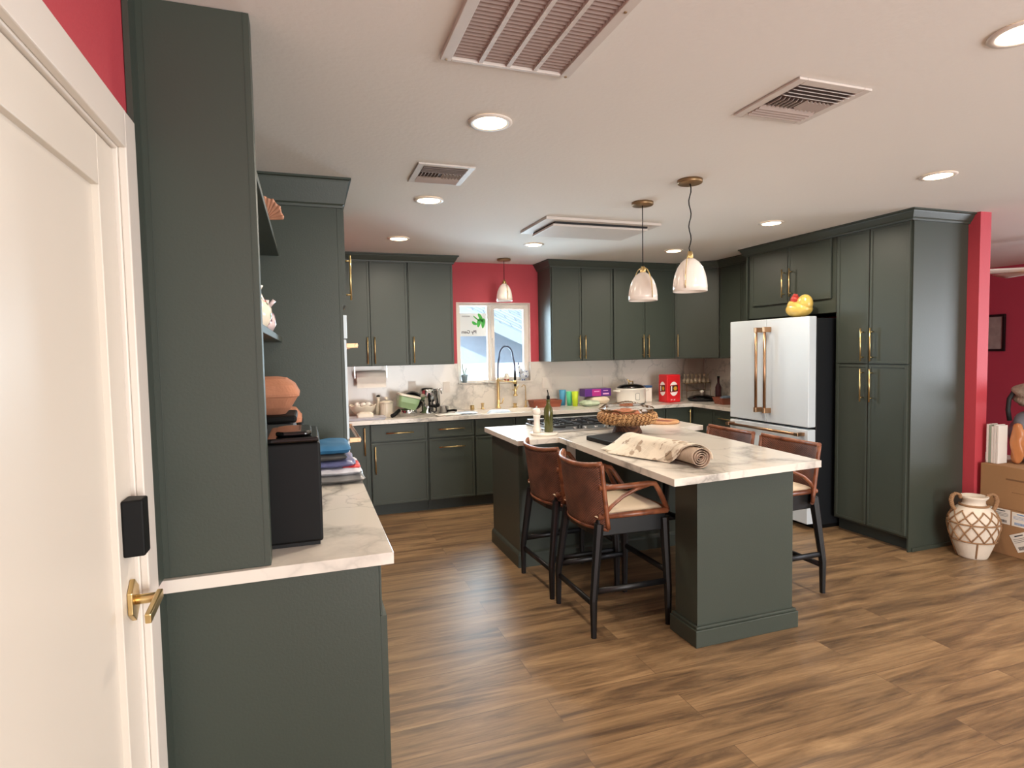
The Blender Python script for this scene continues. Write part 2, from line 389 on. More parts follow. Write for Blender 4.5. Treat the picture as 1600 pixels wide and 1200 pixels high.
# right wall upper: y from 5.46 down to 4.76
cabinet('upper_cabinet','green upper cabinet on the right wall between the corner and the fridge surround','cabinet',(XU,5.458,UB),.69,XR-.002-XU,zt+.005,
        [('door',.010,.345,.004,zt-.004,None),('door',.349,.685,.004,zt-.004,None)], rz=-PI/2)
crown('crown_molding','green crown along the top of the left upper cabinets, stopping at the window', [(.21,YU-.02),(1.402,YU-.02),(1.402,YB-.001)])
crown('crown_molding','green crown running from the window round the corner to the fridge surround', [(2.46,YB-.001),(2.46,YU-.02),(3.995,YU-.02),(XU-.02,5.452),(XU-.02,4.77)])

# back base cabinets: carcass front y=5.58, doors 5.56, toe
YBF = 5.58; DB = YB-.002-YBF; HB = .875
cabinet('base_cabinet','narrow green base cabinet beside the oven tower with one tall pull','cabinet',(.20,YBF,0),.325,DB,HB,
        [('door',.005,.305,.115,.868,(.275,.72,'v',.255))], toe=.11)
cabinet('base_cabinet','green base cabinet under the green toaster, drawer over a left-hinged door','cabinet',(.527,YBF,0),.538,DB,HB,
        [('drawer',.006,.532,.712,.866,(.27,.786,'h')),('door',.006,.532,.115,.700,(.040,.54,'v',.26))], toe=.11)
cabinet('base_cabinet','green base cabinet with a drawer and pull-out door both on horizontal pulls','cabinet',(1.067,YBF,0),.460,DB,HB,
        [('drawer',.006,.455,.718,.866,(.225,.795,'h')),('door',.006,.455,.115,.706,(.225,.622,'h'))], toe=.11)
cabinet('sink_cabinet','green base cabinet below the sink with plain false fronts','cabinet',(1.529,YBF,0),.85,DB,HB,
        [('false_front',.006,.422,.712,.866,None),('false_front',.428,.845,.712,.866,None),('door',.006,.422,.115,.700,None),('door',.428,.845,.115,.700,None)], toe=.11)
cabinet('dishwasher_panel_cabinet','green panelled base unit right of the sink cabinet, mostly behind the island','cabinet',(2.381,YBF,0),.62,DB,HB,
        [('door',.006,.614,.115,.866,(.31,.82,'h',.4))], toe=.11)
cabinet('base_cabinet','green base cabinet under the slow cooker behind the island','cabinet',(3.003,YBF,0),.70,DB,HB,
        [('drawer',.006,.694,.712,.866,None),('door',.006,.347,.115,.700,None),('door',.351,.694,.115,.700,None)], toe=.11)
cabinet('base_cabinet','green corner base cabinet under the red bin with a slim vertical pull','cabinet',(3.705,YBF,0),XR-.002-3.705,DB,HB,
        [('door',.006,.345,.115,.866,(.30,.72,'v',.26))], toe=.11)
XBF = 4.075
cabinet('base_cabinet','green base cabinet on the right wall beside the fridge with a drawer pull','cabinet',(XBF,YBF-.003,0),YBF-.003-4.765,XR-.002-XBF,HB,
        [('door',.02,.36,.115,.866,None),('drawer',.366,.80,.70,.866,(.60,.79,'h',.22)),('drawer',.366,.80,.41,.69,(.60,.58,'h',.22)),('drawer',.366,.80,.115,.40,(.60,.28,'h',.22))], toe=.11, rz=-PI/2)

# back counter (L) with sink opening
CT0,CT1 = .877,.914; YCF = 5.532; XCF = 4.035
SX0,SX1,SY0,SY1 = 1.63,2.31,5.62,6.02
mb = MB()
mb.box(.20,SX0,YCF,YB-.001,CT0,CT1).box(SX1,XR-.001,YCF,YB-.001,CT0,CT1).box(SX0,SX1,YCF,SY0,CT0,CT1).box(SX0,SX1,SY1,YB-.001,CT0,CT1)
mb.box(XCF,XR-.001,4.765,YCF,CT0,CT1)
tag(obj('countertop', mb, MARBLE), 'white veined L-shaped countertop along the back wall under the window', 'countertop')
# backsplash slab
BSZ = UB-.002
mb = MB(); y0,y1 = YB-.016,YB-.0015
mb.box(XL+.01,WX0,y0,y1,CT1+.0005,BSZ).box(WX1,XR-.018,y0,y1,CT1+.0005,BSZ).box(WX0,WX1,y0,y1,CT1+.0005,WZ0)
tag(obj('backsplash', mb, MARBLE), 'white veined stone slab covering the back wall below the upper cabinets', 'backsplash')
tag(obj('backsplash', MB().box(XR-.017,XR-.0015,4.765,YB-.017,CT1+.0005,BSZ), MARBLE), 'white veined stone slab on the right wall beside the fridge', 'backsplash')

# sink + faucets
sk = thing('kitchen_sink','white rectangular sink set into the back counter below the window','sink',(SX0,SY0,.72))
w_,d_ = SX1-SX0, SY1-SY0
obj('basin', MB().box(.002,w_-.002,.002,d_-.002,0,.01).box(.002,.014,.002,d_-.002,.01,.19).box(w_-.014,w_-.002,.002,d_-.002,.01,.19).box(.014,w_-.014,.002,.014,.01,.19).box(.014,w_-.014,d_-.014,d_-.002,.01,.19), CERW, sk, bevel=.003)
obj('drain', MB().lathe([(.03,0),(.03,.004),(.015,.003)],(w_/2,d_/2,.01)), GOLD, sk)
fy = 6.085
f = thing('spring_faucet','tall gold faucet with black spring arc standing behind the sink','faucet',(1.945,fy,CT1))
obj('body', MB().lathe([(.028,0),(.028,.012),(.017,.02),(.016,.29),(.019,.30),(.019,.32),(.012,.33)],(0,0,0)), GOLD, f)
obj('side_lever', MB().tube([(.012,-.005,.05),(.035,-.02,.055),(.05,-.03,.11)],.006), GOLD, f)
obj('docking_arm', MB().tube([(0,0,.30),(.09,-.02,.29),(.175,-.045,.28)],.007).lathe([(.02,-.02),(.02,.02)],(.18,-.045,.28),n=14), GOLD, f)
arc = [(0,0,.32+.0)]+[(0,0,.40),(0.005,0,.50)]
for i in range(13):
    a = PI-PI*i/12; arc.append((.09+.085*math.cos(a), -.02-.022*math.cos(a)*-1, .555+.115*math.sin(a)))
arc += [(.178,-.045,.47),(.18,-.045,.36)]
sp = MB(); sp.tube(arc,.007,8)
P_ = [Vector(p) for p in arc]; cum=[0]
for i in range(1,len(P_)): cum.append(cum[-1]+(P_[i]-P_[i-1]).length)
hel=[]; turns=46; nn=turns*8
for i in range(nn+1):
    s_ = cum[-1]*i/nn
    j = max(q for q in range(len(cum)-1) if cum[q] <= s_+1e-9)
    u_ = (s_-cum[j])/(cum[j+1]-cum[j]); p = P_[j].lerp(P_[j+1],u_); tt=(P_[j+1]-P_[j]).normalized()
    n1 = tt.cross(Vector((0,1,.01))).normalized(); n2 = tt.cross(n1); a=2*PI*i/8
    hel.append(p+n1*.0115*math.cos(a)+n2*.0115*math.sin(a))
sp.tube(hel,.0022,5)
obj('spring_hose', sp, flat('dark_spring_steel',(70,72,88),rough=.45,metal=.5,spec=.3), f)
obj('spray_head', MB().lathe([(.010,.40),(.013,.36),(.013,.24),(.011,.22)],(.18,-.045,0)), BLACK, f)
obj('spray_nozzle', MB().lathe([(.013,.235),(.012,.16),(.024,.14),(.024,.13)],(.18,-.045,0)).tube([(.165,-.045,.19),(.145,-.06,.20)],.005).tube([(.19,-.045,.19),(.215,-.06,.25)],.005), GOLD, f)
f = thing('drinking_water_faucet','slim gold water tap right of the spring faucet','faucet',(2.262,fy,CT1))
obj('stem', MB().lathe([(.018,0),(.018,.01),(.008,.02),(.008,.07)],(0,0,0)).tube([(0,0,.07),(0,0,.20),(-.005,0,.235),(-.03,-.01,.245),(-.05,-.015,.225)],.005), GOLD, f)
obj('tap_lever', MB().tube([(0,0,.06),(.02,-.02,.075)],.005), GOLD, f)
f = thing('gold_drain_control','low domed gold knob on the counter behind the sink','knob',(2.135,fy,CT1))
obj('knob', MB().lathe([(.03,0),(.03,.006),(.016,.012),(.016,.03),(.022,.034),(.018,.046)],(0,0,0)), GOLD, f)
f = thing('air_gap_cap','short gold dispenser left of the spring faucet','dispenser',(1.765,fy,CT1))
obj('cap', MB().lathe([(.022,0),(.022,.006),(.013,.01),(.013,.05),(.018,.055),(.018,.065)],(0,0,0)).tube([(0,0,.06),(-.012,-.04,.066)],.005), GOLD, f)
f = thing('soap_cap','squat gold cylinder nearest the small appliances','dispenser',(1.645,fy-.02,CT1))
obj('cap', MB().lathe([(.022,0),(.022,.045),(.018,.05)],(0,0,0)), GOLD, f)

# window
wn = MB(); y0,y1 = YB+.045,YB+.095
fw = .035
wn.box(WX0,WX0+fw,y0,y1,WZ0,WZ1).box(WX1-fw,WX1,y0,y1,WZ0,WZ1).box(WX0+fw,WX1-fw,y0,y1,WZ1-fw,WZ1).box(WX0+fw,WX1-fw,y0,y1,WZ0,WZ0+fw)
win = struct('window_1', wn, WHITE, 'white sliding kitchen window above the sink', 'window', bevel=.002)
xm = 1.925
obj('window_sash', MB().box(xm-.01,xm+.03,y0-.012,y0+.025,WZ0+fw,WZ1-fw).box(WX1-fw-.035,WX1-fw,y0-.012,y0+.025,WZ0+fw,WZ1-fw).box(xm+.03,WX1-fw-.035,y0-.012,y0+.025,WZ1-fw-.035,WZ1-fw).box(xm+.03,WX1-fw-.035,y0-.012,y0+.025,WZ0+fw,WZ0+fw+.03), WHITE, win, bevel=.002)
obj('window_sash', MB().box(xm-.045,xm-.012,y0+.012,y0+.045,WZ0+fw,WZ1-fw).box(WX0+fw,WX0+fw+.02,y0+.012,y0+.045,WZ0+fw,WZ1-fw), WHITE, win, bevel=.002)
obj('latch', MB().box(xm+.0,xm+.018,y0-.03,y0-.012,1.58,1.68), WHITE, win, bevel=.004)
obj('pane', MB().box(WX0+fw,xm,y0+.026,y0+.030,WZ0+fw,WZ1-fw), PANE, win)
obj('pane', MB().box(xm,WX1-fw,y0+.004,y0+.008,WZ0+fw,WZ1-fw), PANE, win)
RIM = flat('pinkish_white_trim', (236,214,204), rough=.5, var=.01)
mb = MB()
tw=.022
mb.box(WX0-.0,WX1+.0,YB-.001,YB+.045,WZ1-.006,WZ1-.0005).box(WX1-.006,WX1-.0005,YB-.001,YB+.045,BSZ,WZ1-.006).box(WX0+.0005,WX0+.006,YB-.001,YB+.045,BSZ,WZ1-.006)
struct('trim_2', mb, RIM, 'pale painted return lining the kitchen window opening', 'window trim')
tag(obj('window_sill', MB().box(WX0+.001,WX1-.001,YB-.03,YB+.045,WZ0+.0005,WZ0+.016).box(WX0+.0005,WX0+.012,YB-.016,YB+.045,WZ0+.016,BSZ).box(WX1-.012,WX1-.0005,YB-.016,YB+.045,WZ0+.016,BSZ), MARBLE, bevel=.001),'white stone sill and side returns below the kitchen window','window sill')

# sticker on the left pane (seen from behind, so the lettering is mirrored)
yst = y0+.023
st = thing('window_sticker','paper sticker with green leaves and mirrored lettering on the left window pane','sticker',(1.575,yst,1.70))
STK = flat('sticker_paper', (235,240,240), rough=.7, var=.01)
obj('sheet', MB().box(0,.30,0,.0012,0,.25), STK, st)
GLEAF = flat('leaf_green_print', (70,180,72), rough=.6, var=.05)
lf = MB()
for cx,cz,l,w2,an in ((.19,.19,.09,.022,35),(.235,.20,.10,.024,70),(.215,.145,.10,.024,100),(.165,.14,.06,.02,15),(.262,.14,.11,.022,95)):
    pts=[]; a=math.radians(an)
    for i in range(16):
        q=2*PI*i/16; u=l/2*math.cos(q); v=w2*math.sin(q)*(1-.3*math.cos(q))
        pts.append((cx+u*math.cos(a)-v*math.sin(a)*-1*-1, cz-u*math.sin(a)+v*math.cos(a)))
    lf.add([(x,-.0014,z) for x,z in pts]+[(x,-.0004,z) for x,z in pts],[tuple(range(16)),tuple(range(31,15,-1))]+[(i,(i+1)%16,16+(i+1)%16,16+i) for i in range(16)])
obj('leaf_print', lf, GLEAF, st)
INK = flat('dark_ink', (50,52,58), rough=.7, var=0)
def text(body, size, mat, parent, loc, rot, name='lettering', mirror=False, ext=.0004, bold=0, label=None):
    cu = bpy.data.curves.new(name,'FONT'); cu.body = body; cu.size = size; cu.extrude = ext; cu.align_x='CENTER'; cu.align_y='CENTER'; cu.offset = bold
    tmp = bpy.data.objects.new('tmp_text', cu); C.objects.link(tmp)
    bpy.context.view_layer.update()
    me = bpy.data.meshes.new_from_object(tmp.evaluated_get(bpy.context.evaluated_depsgraph_get()))
    bpy.data.objects.remove(tmp); bpy.data.curves.remove(cu)
    if mirror:
        for v in me.vertices: v.co.x = -v.co.x
        me.flip_normals()
    me.materials.clear(); me.materials.append(mat)
    o = bpy.data.objects.new(name, me); C.objects.link(o); o.parent = parent; o.location = loc; o.rotation_euler = rot
    if label: o['label'] = label
    return o
text('Ply Gem', .05, INK, st, (.10,-.0012,.045), (PI/2,0,0), mirror=True, bold=.0006)
text('WINDOWS', .018, INK, st, (.07,-.0012,.215), (PI/2,0,0), mirror=True)

# pendant lamps
GLASSW = flat('white_ribbed_glass', (246,236,226), rough=.22, var=.03, scale=20, coat=.4)
def pendant(label, loc, drop, r, h, ang, wavy=0, group=None):
    """loc at the ceiling, drop = distance to the shade bottom."""
    t = thing('pendant_lamp', label, 'pendant lamp', loc, 0, group)
    obj('canopy', MB().lathe([(.0001,-.022),(.066,-.022),(.070,-.018),(.070,-.001)],(0,0,0),n=36), BRASSD, t, bevel=0)
    top = -drop+h+.035
    pts=[(wavy*math.sin(i*1.1)*.008, 0, -.02+(top+.02)*i/16) for i in range(17)]; pts[-1]=(0,0,top); pts[0]=(0,0,-.02)
    obj('cord', MB().tube(pts,.0032,8), BLACK, t)
    z0=-drop
    prof=[(r,z0),(r*1.0,z0+h*.18),(r*.96,z0+h*.36),(r*.88,z0+h*.54),(r*.74,z0+h*.72),(r*.52,z0+h*.88),(r*.28,z0+h*.97),(.014,z0+h)]
    sh=obj('shade', MB().lathe(prof,(0,0,0),n=40,cap0=False,cap1=False), GLASSW, t, solid=.004)
    obj('socket', MB().lathe([(.0001,z0+h-.06),(.018,z0+h-.06),(.018,z0+h+.012),(.012,z0+h+.04),(.0001,z0+h+.04)],(0,0,0),n=20), GOLD, t)
    # brass strap that arches over the shade
    mb=MB()
    for s_ in (1,-1):
        pts=[(0,0,z0+h+.03)]
        for i in range(1,13):
            a=i/12
            rr=(r+(.008 if s_>0 else .016))*math.sin(a*PI/2)**(.8 if s_>0 else .62); zz=z0+h+.03-(h*.98+.02)*(1-math.cos(a*PI/2))
            pts.append((s_*rr*math.cos(ang), s_*rr*math.sin(ang), zz))
        mb.tube(pts,.0026,8,flat=1.5)
    obj('strap', mb, GOLD, t)
    ob=obj('bulb', MB().ell((0,0,z0+h*.55),(.026,.026,.034)), GLASSW, t)
    return t
pendant('white glass pendant with wavy cord over the island, nearest the camera',(2.095,2.894,ZC),ZC-1.852,.094,.19,math.radians(-140),wavy=1)
pendant('white glass pendant with straight cord over the island, the farther of the pair',(2.105,3.414,ZC),ZC-1.845,.092,.185,math.radians(-85))
pendant('small white glass pendant hanging in front of the kitchen window',(1.958,5.85,ZC),ZC-2.05,.080,.18,math.radians(-85))

# downlights
def downlight(x,y,label):
    t = thing('recessed_downlight', label, 'ceiling light', (x,y,ZC), 0, 'recessed downlights in the ceiling')
    obj('trim_ring', MB().lathe([(.086,-.001),(.092,-.003),(.092,-.006),(.075,-.009),(.068,-.006)],(0,0,0),n=36,cap0=False,cap1=False), WHITE, t, solid=.001)
    obj('lens', MB().lathe([(.070,-.004),(.069,-.007),(.0001,-.0075)],(0,0,0),n=36), GLOW, t)
    l = bpy.data.lights.new('downlight_lamp','AREA'); l.shape='DISK'; l.size=.13; l.energy=14; l.color=(1,.87,.72); l.spread=math.radians(170)
    lo = bpy.data.objects.new('lamp', l); C.objects.link(lo); lo.parent = t; lo.location=(0,0,-.012)
downlight(.755,2.40,'recessed downlight between the large return grille and the small vent')
downlight(.755,3.71,'recessed downlight just beyond the small brown-slatted vent')
downlight(.755,5.0,'recessed downlight over the left upper cabinets')
downlight(1.96,5.0,'recessed downlight between the ceiling cassette and the window pendant')
downlight(3.43,5.0,'recessed downlight seen between the two island pendants')
downlight(3.43,3.71,'recessed downlight above the fridge')
downlight(3.43,2.43,'recessed downlight in front of the tall pantry top')
downlight(2.125,1.25,'largest recessed downlight cut by the right edge of the picture')
downlight(3.43,-.2,'recessed downlight behind the camera to the right')

# ceiling return grille
VENTW = flat('ceiling_grille_white', (206,198,190), rough=.5, var=.02)
VENTB = flat('filter_media_taupe', (152,136,130), rough=.85, var=.05, scale=30)
VENTD = flat('vent_shadow_brown', (96,80,74), rough=.7, var=.05)
gx0,gx1,gy0,gy1 = .438,.89,1.20,1.915
t = thing('return_air_grille','large white return air grille with pleated filter at the top of the picture','ceiling grille',(gx0,gy0,ZC))
W_,D_ = gx1-gx0, gy1-gy0; b_=.035
mb = MB().box(0,b_,0,D_,-.016,-.001).box(W_-b_,W_,0,D_,-.016,-.001).box(b_,W_-b_,0,b_*.5,-.016,-.001).box(b_,W_-b_,D_-b_*.4,D_,-.016,-.001)
obj('frame', mb, VENTW, t, bevel=.002)
for i in (1,2,3):
    x = b_+(W_-2*b_)*i/4; obj('divider', MB().box(x-.007,x+.007,b_*.5,D_-b_*.4,-.015,-.004), VENTW, t)
mb = MB(); y=b_*.5; i=0; ns=int((D_-b_*.9)/.0095)
vs=[]; fs=[]
for j in range(ns+1):
    yy=b_*.5+(D_-b_*.9)*j/ns; zz=-.003 if j%2 else -.009
    vs += [(b_,yy,zz),(W_-b_,yy,zz)]
for j in range(ns): fs.append((2*j,2*j+1,2*j+3,2*j+2))
mb.add(vs,fs)
obj('pleated_filter', mb, VENTB, t)
mb=MB()
for x,y in ((.018,D_-.007),(W_-.015,D_-.008),(W_-.016,D_*.42),(.02,D_*.4)): mb.lathe([(.005,-.018),(.005,-.015)],(x,y,0),n=10)
obj('screw', mb, BRASSD, t)
# registers
def register(label, x0,x1,y0,y1, mats):
    t = thing('ceiling_vent', label, 'ceiling vent', (x0,y0,ZC)); W_=x1-x0; D_=y1-y0; b_=W_*.11
    obj('frame', MB().box(0,b_,0,D_,-.010,-.001).box(W_-b_,W_,0,D_,-.010,-.001).box(b_,W_-b_,0,b_,-.010,-.001).box(b_,W_-b_,D_-b_,D_,-.010,-.001), VENTW, t, bevel=.002)
    obj('backing', MB().box(b_,W_-b_,b_,D_-b_,-.003,-.001), VENTD, t)
    z=-.010
    n=4; a0,a1=b_,b_+(D_-2*b_)*.36
    for sec in (0,1):
        mb=MB()
        for i in range(n):
            yy = (b_+ (D_-2*b_)*.36*(i+.5)/n) if sec==0 else (D_-b_-(D_-2*b_)*.30*(i+.5)/n)
            mb.obox((W_/2,yy,z),(W_-2*b_,.020,.0015),0,math.radians(35 if sec==0 else -35))
        obj('louver_bank', mb, mats[sec], t)
    mb=MB(); q0,q1=b_+(D_-2*b_)*.40, b_+(D_-2*b_)*.66
    for half in (0,1):
        for i in range(6):
            xx=b_+(W_-2*b_)*((.02+.46*(i+.5)/6) if half==0 else (.52+.46*(i+.5)/6))
            mb.obox((xx,(q0+q1)/2,z),(.0015,q1-q0,.014),0,0,math.radians(38 if half==0 else -38))
    obj('fin_bank', mb, mats[2], t)
    return t
VENTM = flat('vent_taupe', (168,154,146), rough=.6, var=.03)
register('small ceiling vent with pale fins near the left downlights', .561,.858,2.99,3.325,(VENTM,VENTM,VENTW))
register('square ceiling vent with louvers in several directions near the right downlights', 1.685,2.03,1.69,2.035,(VENTW,VENTM,VENTW))
# ceiling cassette
t = thing('ceiling_cassette','rectangular white ceiling panel unit with a dropped centre plate, behind the pendants','ceiling unit',(1.64,3.93,ZC))
obj('frame', MB().box(0,.947,0,.545,-.022,-.001), VENTW, t, bevel=.003)
obj('air_slot', MB().box(.09,.86,.055,.49,-.034,-.0225), BLACKM, t)
obj('centre_plate', MB().box(.08,.87,.065,.48,-.052,-.0345), VENTW, t, bevel=.004)

# ---------------------------------------------------------------- island
IP = [(1.345,3.79),(1.667,3.817),(1.612,2.35),(2.588,2.425),(2.722,3.885),(2.955,3.915),(2.955,4.60),(1.345,4.60)]
tag(obj('island_countertop', MB().prism(IP,.877,.914), MARBLE, bevel=.002), 'white veined T-shaped top of the kitchen island', 'countertop')
t = thing('island_cabinet','green island base cabinet under the cooktop end of the island','cabinet',(1.375,3.87,0))
obj('carcass', MB().box(0,1.40,0,.62,.0,.876), GREEN, t, bevel=.002)
prof=[(0,0),(.018,0),(.018,.085),(.012,.098),(.006,.104),(0,.11)]
obj('base_trim', MB().sweep([(0,.62),(0,0),(1.40,0),(1.40,.62)], prof), GREEN, t)
obj('outlet', MB().box(.37,.44,-.006,-.0005,.74,.86), WHITE, t, bevel=.002)
for x0 in (.02,.49,.95):
    o=obj('door', panel_door(MB(), x0,x0+.44,.12,.866), GREEN, t); o.rotation_euler.z=PI; o.location=(1.41,.62,0)
t = thing('island_end_support','green panelled support column under the near end of the island','cabinet',(1.84,2.485,0))
w_,d_=.615,.19
obj('column', MB().box(0,w_,0,d_,0,.876), GREEN, t, bevel=.002)
obj('base_trim', MB().box(-.022,w_+.022,-.022,d_+.022,0,.09).box(-.014,w_+.014,-.014,d_+.014,.09,.105), GREEN, t, bevel=.004)

# cooktop
t = thing('gas_cooktop','stainless gas cooktop with black grates set into the island','cooktop',(1.70,4.04,.9145))
obj('tray', MB().box(0,.76,0,.545,0,.016), STEEL, t, bevel=.003)
obj('back_trim', MB().box(.01,.75,.49,.54,.0165,.050), STEEL, t, bevel=.002)
for (x,y,r_) in ((.14,.14,.045),(.14,.36,.035),(.38,.25,.055),(.62,.14,.035),(.62,.36,.045)):
    b = obj('burner', MB().lathe([(r_,0),(r_,.008),(r_*.75,.010),(r_*.75,.016),(.0001,.017)],(x,y*1.06+.01,.0163),n=20), BLACKM, t)
for gx in (.02,.265,.51):
    mb=MB(); gw=.23; z0,z1=.036,.047
    mb.box(gx,gx+.010,.035,.45,z0,z1).box(gx+gw-.010,gx+gw,.035,.45,z0,z1).box(gx+.01,gx+gw-.01,.035,.045,z0,z1).box(gx+.01,gx+gw-.01,.44,.45,z0,z1).box(gx+.01,gx+gw-.01,.238,.248,z0,z1)
    mb.box(gx+gw/2-.005,gx+gw/2+.005,.045,.12,z0,z1+.002).box(gx+gw/2-.005,gx+gw/2+.005,.165,.238,z0,z1+.002).box(gx+gw/2-.005,gx+gw/2+.005,.248,.32,z0,z1+.002).box(gx+gw/2-.005,gx+gw/2+.005,.37,.44,z0,z1+.002)
    mb.box(gx+.01,gx+.07,.138,.148,z0,z1+.002).box(gx+gw-.07,gx+gw-.01,.138,.148,z0,z1+.002).box(gx+.01,gx+.07,.34,.35,z0,z1+.002).box(gx+gw-.07,gx+gw-.01,.34,.35,z0,z1+.002)
    for px,py in ((gx,.035),(gx+gw-.01,.035),(gx,.44),(gx+gw-.01,.44)): mb.box(px,px+.010,py,py+.010,.0165,z0)
    mb.v=[(a,b*1.06+.005,c) for a,b,c in mb.v]
    obj('grate', mb, BLACKM, t)
for i in range(5):
    obj('knob', MB().lathe([(.016,0),(.014,.018),(.0001,.019)],(.20+.09*i,.020,.0163),n=16), STEEL, t)

# tray with mill and bottle
tx,ty=1.625,4.02-.02
tag(obj('marble_tray', MB().lathe([(.098,0),(.102,.005),(.102,.013),(.098,.017),(.0001,.017)],(tx,ty,.9145),n=40), CERW),'round white marble tray at the left end of the island','tray')
t = thing('pepper_mill','white turned pepper mill on the round marble tray','pepper mill',(tx-.055,ty+.0,.932))
obj('body', MB().lathe([(.030,0),(.031,.03),(.024,.045),(.022,.09),(.026,.115),(.028,.125),(.024,.13)],(0,0,0)), CERW, t)
obj('head', MB().lathe([(.020,.1305),(.027,.14),(.029,.155),(.024,.172),(.008,.18),(.0001,.181)],(0,0,0)), CERW, t)
obj('finial', MB().ell((0,0,.187),(.006,.006,.007)), STEEL, t)
BOT = flat('olive_green_glass', (78,80,34), rough=.08, var=.25, scale=12, coat=.6)
t = thing('oil_bottle','dark green olive oil bottle with a black pourer on the marble tray','bottle',(tx+.035,ty-.005,.932))
obj('glass', MB().lathe([(.031,0),(.034,.004),(.034,.15),(.031,.172),(.016,.200),(.0135,.215),(.0135,.232),(.016,.234),(.016,.24)],(0,0,0)), BOT, t)
obj('pourer', MB().lathe([(.0125,.2405),(.0125,.262),(.008,.268)],(0,0,0)).tube([(0,0,.265),(.0,0,.285),(-.006,0,.31)],.004), BLACK, t)

# round board
t = thing('round_cutting_board','round light wood board with a darker strip at the right end of the island','cutting board',(2.76,4.19,.9145))
obj('board', MB().lathe([(.130,0),(.135,.004),(.135,.018),(.130,.022),(.0001,.022)],(0,0,0),n=40), OAK, t)
obj('dark_inlay', MB().obox((-.035,-.0,.0228),(.10,.235,.001),math.radians(30)), WALNUT, t)

# black slab
t = tag(obj('black_case', MB().prism([(1.80,3.24),(2.16,3.30),(2.10,3.70),(1.78,3.62)],.9145,.944), BLACK, bevel=.006),'flat black rectangular case lying on the island next to the basket','case')
# pedestal basket
bx,by=2.215,3.80+.02
t = thing('pedestal_basket','woven basket bowl on a dark wicker foot in the middle of the island','basket',(bx,by,.9145))
obj('foot', MB().lathe([(.110,0),(.104,.02),(.085,.055),(.084,.062)],(0,0,0),n=32), BASKETD, t)
bw = MB().lathe([(.02,.0625),(.15,.066),(.19,.082),(.208,.105),(.208,.135),(.195,.150),(.182,.150),(.19,.135),(.185,.10),(.14,.08),(.0001,.075)],(0,0,0),n=48,cap0=False)
for j in range(40):
    a=2*PI*j/40; c_,s_=math.cos(a),math.sin(a)
    bw.tube([(c_*.17,s_*.17,.074),(c_*.205+.01*s_,s_*.205-.01*c_,.094),(c_*.214,s_*.214,.12),(c_*.208-.012*s_,s_*.208+.012*c_,.14),(c_*.19,s_*.19,.152)],.0095,7)
obj('bowl', bw, BASKET, t)
SNACK = flat('orange_brown_snack_wrap', (190,116,78), rough=.45, var=.3, scale=25)
WRAPW = flat('silver_white_wrap', (214,206,198), rough=.25, var=.2, scale=30)
def crumple(mb, c, s_, seed, rz=0, n=14, amp=.12, p=.35):
    """pillow-shaped crumpled bag."""
    rnd=random.Random(seed); ph=[(rnd.uniform(3,9),rnd.uniform(3,9),rnd.uniform(0,6.3),rnd.uniform(.3,1)) for _ in range(6)]
    def fn(sgn):
        def g(u,v):
            x=(u-.5)*2; y=(v-.5)*2
            e=max(0,(1-x**4))**p*max(0,(1-y**4))**p
            w=sum(a*math.sin(fx*x+fy*y+q) for fx,fy,q,a in ph)/3
            z=sgn*e*(1+amp*w*2)
            xx=x*(1+amp*.25*math.sin(5*y+seed)); yy=y*(1+amp*.25*math.sin(5*x+seed*2))
            X=xx*s_[0]/2; Y=yy*s_[1]/2
            return (c[0]+X*math.cos(rz)-Y*math.sin(rz), c[1]+X*math.sin(rz)+Y*math.cos(rz), c[2]+z*s_[2]/2)
        return g
    mb.grid(n,n,fn(1)); mb.grid(n,n,fn(-1)); return mb
for i,(dx,dy,sx,sy,m_,lb,rz) in enumerate(((-.09,-.02,.13,.09,SNACK,'orange-brown snack packet at the left side of the basket',.3),(.02,.04,.12,.10,SNACK,'orange-brown snack packet in the middle of the basket',-.4),(-.03,-.09,.14,.07,SNACK,'orange-brown snack packet at the near rim of the basket',.1),(.09,-.02,.12,.10,WRAPW,'crinkled clear and silver packet on the right of the basket',.5),(-.06,.09,.11,.08,WRAPW,'crinkled pale packet at the back left of the basket',1.0))):
    o=obj('snack_packet', crumple(MB(),(bx+dx*.9,by+dy*.9,.9145+.150),(sx,sy,.045),i+3,rz), m_)
    tag(o, lb, 'packet', 'packets in the island basket')
tag(obj('clear_bag', crumple(MB(),(bx-.01,by+.01,.9145+.178),(.33,.27,.055),77,.2,n=22,amp=.35), CLEAR),'loose clear plastic bag over the packets in the island basket','plastic bag')
